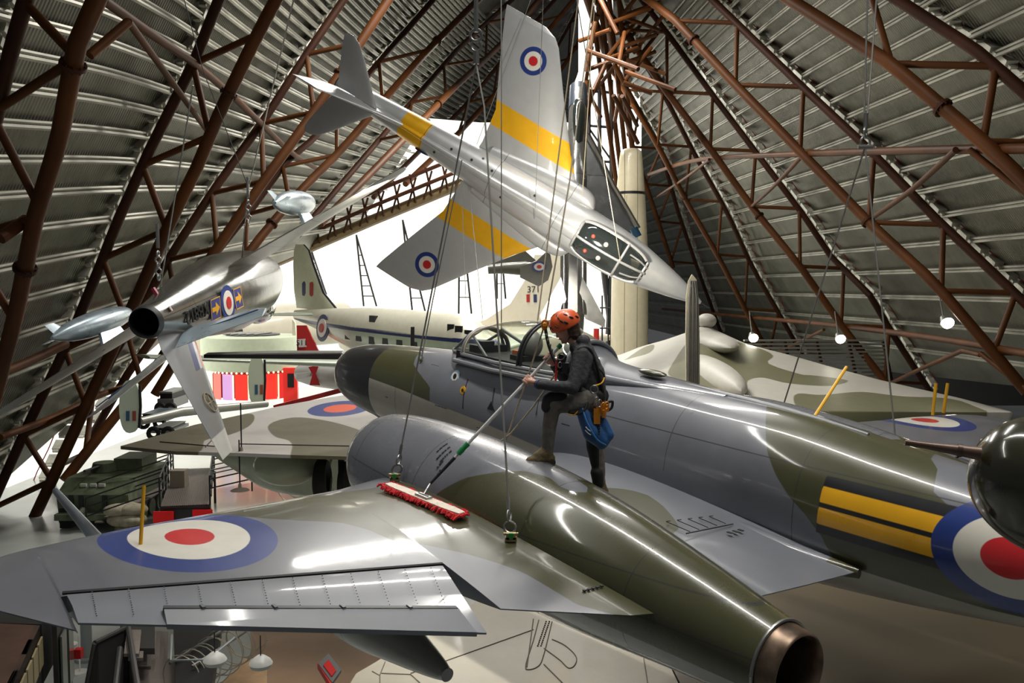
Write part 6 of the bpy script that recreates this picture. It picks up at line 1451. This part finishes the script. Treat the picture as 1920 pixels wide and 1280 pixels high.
# stanchion and column
CO = onfloor(163, 1235); o = MB().tube([CO, CO+Vector((0, 0, 2.6))], .14, 16).tube([CO, CO+Vector((0, 0, .08))], .32, 16).build('grey_post', mat('post_grey', (.30, .33, .33), .4), None, True); tag(o, 'pale grey round post rising behind the wing tip at lower left', 'post')
for (x, y, lb) in ((131, 1210, 'thin white stanchion with round base, behind the grey post'), (150, 1262, 'thin white stanchion with round base, nearest the grey post')):
    p = onfloor(x, y); o = MB().tube([p, p+Vector((0, 0, 1.0))], .02, 8).tube([p, p+Vector((0, 0, .05))], .2, 18).build('stanchion', M_white, None, True); tag(o, lb, 'stanchion')
# metal stairs below the aileron
SR = empty('metal_stairs', onfloor(250, 1330), 'dark metal stairs with mesh sides under the near wing', 'stairs'); loc = SR.location
M_st = mat('stair_dark', (.045, .042, .04), .5)
for k_, (x0, y0, x1, y1, z0, z1) in enumerate(((178, 1205, 240, 1175, 3.3, 3.3), (178, 1205, 160, 1300, 3.3, 2.2), (240, 1175, 260, 1300, 3.3, 3.3), (225, 1215, 215, 1300, 3.3, 3.0))):
    a, b = onz(x0, y0, z0)-loc, onz(x1, y1, z1)-loc; dn = Vector((0, 0, -1.1)); g_ = MB()
    g_.tube([a, b], .05, 8); g_.prism([a, b, b+dn, a+dn], (.04, .04, 0)); g_.build('side_panel', M_st, SR)
for k_ in range(8):
    a, b = onz(238+k_*8, 1180+k_*.5, 3.2-.25*k_)-loc, onz(232+k_*8, 1225+k_*8, 3.2-.25*k_)-loc
    MB().prism([a, b, b+Vector((.28, 0, 0)), a+Vector((.28, 0, 0))], (0, 0, -.06)).build('stair_tread', Mdeck, SR)
MB().prism([onz(x, y, 2.2)-loc for x, y in ((240, 1235), (328, 1235), (345, 1300), (225, 1300))], (0, 0, -.12)).build('landing', Mdeck, SR)
MB().prism([onz(x, y, 3.)-loc for x, y in ((225, 1170), (290, 1170), (290, 1215), (238, 1215))], (0, 0, -.12)).build('top_step', M_st, SR)
MB().prism([onz(x, y, 2.6)-loc for x, y in ((325, 1170), (415, 1170), (395, 1300), (330, 1300))], (0, 0, -.3)).build('dark_hatch', M_black, SR)
MB().tube([onz(322, 1190, 3)-loc, onz(320, 1238, 3)-loc, onz(390, 1236, 3)-loc, onz(440, 1195, 3)-loc], .022, 8).build('bent_rail', bpy.data.materials['post_grey'], SR, True)
# coils of barbed wire and lattice poles
for nm, x0, y0, x1, y1, z0, lb in (('barbed_wire_coil', 340, 1275, 475, 1185, 2.4, 'barbed wire coils under the near wing, bottom left'), ('barbed_wire_coil', 540, 915, 640, 880, 1.2, 'barbed wire coils by the undercarriage wheels beyond the wing')):
    a, b = onz(x0, y0, z0), onz(x1, y1, z0); g_ = MB(); n_ = 260; ax = (b-a).normalized(); u_ = Vector((0, 0, 1)); v_ = ax.cross(u_); R0 = .42 if z0 > 2 else .6; P3 = []
    for i in range(n_):
        t = i/n_; th = t*2*math.pi*13; P3.append(a.lerp(b, t)+(u_*math.sin(th)+v_*math.cos(th))*R0*(1+.15*math.sin(t*37))-a)
    g = empty(nm, a, lb, 'barbed wire', 'barbed wire coils'); MB().tube(P3, .012 if z0 > 2 else .025, 5).build('wire', mat('wire_pale', (.42, .38, .3), .5, .5), g, True)
    for dy in (-.25, .25): MB().tube([v_*dy+u_*.3, b-a+v_*dy+u_*.3], .03, 6).build('rail', M_steel, g, True)
PT = empty('timber_crate', onz(450, 1262, 1.6), 'timber-topped dark crate beside the barbed wire at the bottom', 'crate'); loc = PT.location
Pq = [onz(x, y, 1.6)-loc for x, y in ((418, 1278), (462, 1232), (502, 1240), (500, 1290), (430, 1300))]; MB().prism(Pq, (0, 0, -.12)).build('plank_top', mat('plywood', (.38, .24, .13), .6, noise=.15, nscale=4), PT)
MB().prism([p*.97+Vector((0, 0, -.12)) for p in Pq], (0, 0, -1.4)).build('crate_body', M_trk, PT)
# red sign on a stand
SG = empty('red_sign', onz(615, 1258, 2.0), 'grey framed red square sign tilted on a stand at the bottom edge', 'sign'); loc = SG.location
def sq(pts, z, nm, m, th): MB().prism([onz(x, y, z)-loc for x, y in pts], (0, 0, -th)).build(nm, m, SG)
sq(((616, 1224), (640, 1255), (623, 1279), (597, 1244)), 2.0, 'frame', mat('sign_grey', (.12, .12, .12), .5), .06)
sq(((616, 1236), (630, 1256), (622, 1267), (606, 1246)), 2.03, 'red_face', mat('sign_face_red', (.5, .01, .01), .4), .03)
sq(((595, 1243), (598, 1243), (622, 1279), (619, 1282)), 1.98, 'red_edge', M_red, .12)
MB().tube([(0, 0, -.05), (0, .1, -2)], .05, 8).build('stand', M_black, SG, True)
# big cream aircraft under the fighter (bottom centre to right)
BC = empty('cream_aircraft', onz(1100, 1230, 5.2), 'broad cream upper surface of a large aircraft directly below the fighter', 'aircraft'); loc = BC.location
M_bc = paint('cream_skin', (.50, .455, .36), [], .38, 0, .3, mott=.08, wave=.05)
zq = 5.2
Pc = [onz(x, y, zq)-loc for x, y in ((845, 1158), (1000, 1060), (1150, 1030), (1330, 1400), (620, 1340), (668, 1262))]
MB().prism(Pc, (0, 0, -.9)).build('upper_skin', M_bc, BC)
for x, y in ((900, 1210), (1120, 1120), (1150, 1260)):
    q = onz(x, y, zq)-loc; MB().tube([q-Vector((0, 0, .9)), q-Vector((0, 0, zq))], .12, 10).build('undercarriage_leg', M_steel, BC, True)
BW = empty('shaded_cream_wing', onz(1600, 1200, 5.2), 'shaded cream wing surface below the fighter tail at bottom right', 'aircraft'); lw_ = BW.location  # cream surface in the fighter's shade, with the shade put into its brown colour
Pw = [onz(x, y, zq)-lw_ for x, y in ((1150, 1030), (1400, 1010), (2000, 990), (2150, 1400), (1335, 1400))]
MB().prism(Pw, (0, 0, -.9)).build('upper_skin', mat('shaded_cream_skin', (.115, .088, .052), .42, noise=.12, nscale=.7), BW)
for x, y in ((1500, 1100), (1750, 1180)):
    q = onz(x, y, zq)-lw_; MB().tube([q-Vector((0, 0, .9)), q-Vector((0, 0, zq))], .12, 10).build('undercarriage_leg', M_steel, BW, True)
def pline(pts, r=.008, z=zq+.004): MB().tube([onz(x, y, z)-loc for x, y in pts], r, 5).build('panel_line', M_rubber if r > .01 else mat('seam_brown', (.22, .19, .14), .6), BC, True)
for pts in (cr([(1010, 1162), (1000, 1200), (986, 1245), (990, 1255), (1010, 1248), (1020, 1225), (1035, 1165)], 4), [(1000, 1160), (988, 1250)], cr([(1020, 1215), (1050, 1237), (1066, 1252), (1078, 1246), (1080, 1230), (1060, 1210), (1035, 1198)], 4), [(698, 1258), (712, 1266), (712, 1282)], [(712, 1265), (722, 1240)], [(715, 1262), (770, 1264), (790, 1282)], [(1200, 1190), (1215, 1285)], [(1020, 1245), (1060, 1285)], [(770, 1262), (1000, 1180)]): pline(pts)
mb = MB()
for i in range(14):
    for dx in (0, 6): p = onz(1024+dx-i*1.2, 1165+i*3.5, zq+.004)-loc; mb.ball(p, .012, nu=6, nv=4)
mb.build('rivet_dots', M_rubber, BC, True)
# wooden floor patch of the lower level
o = MB().prism([onfloor(x, y)+Vector((0, 0, .01)) for x, y in ((470, 1180), (900, 1150), (900, 1330), (470, 1330))], (0, 0, .01)).build('brown_floor_mat', mat('brown_matting', (.30, .19, .12), .4, noise=.2, nscale=.6), None); tag(o, 'brown floor area under the near wing around the red sign', 'mat')
# distant clutter: parked cars and cabinets by the glazing
for (x, y, w_, h, d, lb, c_) in ((325, 745, 30, 30, 45, 'grey all-terrain car with roof rack seen through the brown tubes', (.25, .27, .26)), (300, 778, 46, 16, 42, 'dark blue-grey railings and carts on the far floor', (.1, .13, .16)), (318, 800, 42, 10, 40, 'low pale vehicle behind the camouflaged wing tip', (.4, .42, .4))):
    g = empty('parked_vehicle', W(x, y+h/2, d), lb, 'vehicle', 'far vehicles at left'); s_ = d/F; m = mat('veh', c_, .4, .1)
    MB().box((0, 0, h*s_*.3), (w_*s_, 2, h*s_*.55)).build('body', m, g); MB().box((0, 0, h*s_*.72), (w_*s_*.75, 1.8, h*s_*.4)).build('cabin', M_black, g); MB().box((0, 0, h*s_*.96), (w_*s_*.8, 1.9, h*s_*.1)).build('roof', m, g)
    for dx in (-.32, .32):
        mb = MB(); torus(mb, Vector((dx*w_*s_, -1, 0)), Vector((1, 0, 0)), Vector((0, 0, 1)), .22, .1, 14); mb.build('wheel', M_rubber, g, True)
for (x, y, lb) in ((1155, 615, 'dark steel frame and red drums under the vertical jet'),):
    g = empty('scaffold', W(x, y, 66), lb, 'scaffold')
    for i in range(7): MB().tube([(-1+i*.45, 0, -2.5), (-1+i*.45, .3, 2.4)], .06, 6).build('upright', M_black, g, True)
    for z in (-1.6, 0, 1.5): MB().tube([(-1.2, 0, z), (2, 0, z)], .06, 6).build('crossbar', M_black, g, True)
    MB().tube([(-1.5, -.6, -1.2), (-1.5, -.6, 0)], .2, 12).build('red_drum', M_red, g, True)
o = MB().tube([W(1128, 470, 80), W(1150, 650, 80)], .3, 8).tube([W(1150, 470, 80), W(1140, 650, 80)], .3, 8).tube([W(1128, 470, 80), W(1155, 500, 80)], .2, 8).build('steel_mast', M_black, None, True); tag(o, 'dark crossed steel mast left of the cream rocket', 'mast')
# ================================================================= light
w = bpy.data.worlds.new('hall_ambient'); SC.world = w; w.use_nodes = True
w.node_tree.nodes['Background'].inputs[0].default_value = (.95, .97, 1, 1); w.node_tree.nodes['Background'].inputs[1].default_value = .06
def area(name, loc, tgt, sx, sy, e, col=(1, .96, .88)):
    l = bpy.data.lights.new(name, 'AREA'); l.shape = 'RECTANGLE'; l.size = sx; l.size_y = sy; l.energy = e; l.color = col
    o = bpy.data.objects.new(name, l); COL.objects.link(o); o.location = loc
    o.rotation_euler = (Vector(tgt)-Vector(loc)).to_track_quat('-Z', 'Y').to_euler(); return o
# a continuous lamp track running above the fighter, parallel to its fuselage
def track(s0, s1, y, z, w_, e):
    a, b = ML(s0, y, z), ML(s1, y, z); l = bpy.data.lights.new('lamp_track', 'AREA'); l.shape = 'RECTANGLE'; l.size = (b-a).length; l.size_y = w_; l.energy = e; l.color = (1, .97, .9)
    o = bpy.data.objects.new('lamp_track', l); COL.objects.link(o); X = (b-a).normalized(); Z = Vector((0, 0, 1)); Z = (Z-X*Z.dot(X)).normalized(); Y = Z.cross(X)
    M = Matrix((X, Y, Z)).transposed().to_4x4(); M.translation = (a+b)/2; o.matrix_world = M
track(-6, 16, .6, 11, .22, 620)
def strip(a, b, w_, e, spread=110):
    a, b = Vector(a), Vector(b); l = bpy.data.lights.new('lamp_track', 'AREA'); l.shape = 'RECTANGLE'; l.size = (b-a).length; l.size_y = w_; l.energy = e; l.color = (1, .97, .9); l.spread = math.radians(spread)
    o = bpy.data.objects.new('lamp_track', l); COL.objects.link(o); X = (b-a).normalized(); Z = Vector((0, 0, 1)); Z = (Z-X*Z.dot(X)).normalized(); Y = Z.cross(X)
    M = Matrix((X, Y, Z)).transposed().to_4x4(); M.translation = (a+b)/2; o.matrix_world = M
strip((-13, 6, 21), (-3, 13, 21), .25, 300, 130)
strip((-6, 40, 27), (6, 52, 27), .4, 5200, 170)
strip((-4, 66, 27), (8, 76, 27), .4, 8000, 170)
strip((0, 22, 25), (7, 28, 25), .3, 1000, 150)
area('added_roof_light', (2, 26, 11), W(1500, 250, 34), .6, .6, 520, (1, .93, .8))  # unseen lights added in mid-air to brighten the two roof slopes
area('added_roof_light', (-3, 20, 12), W(330, 200, 26), .6, .6, 350, (1, .92, .75))
for o in SC.objects:
    if o.type == 'LIGHT' and o.name.startswith('lamp_track') and o.data.spread > 3: o.data.spread = math.radians(95)
SC.view_settings.view_transform = 'Standard'; SC.view_settings.look = 'None'; SC.view_settings.exposure = .2; SC.view_settings.gamma = 1
SC.view_settings.use_curve_mapping = False
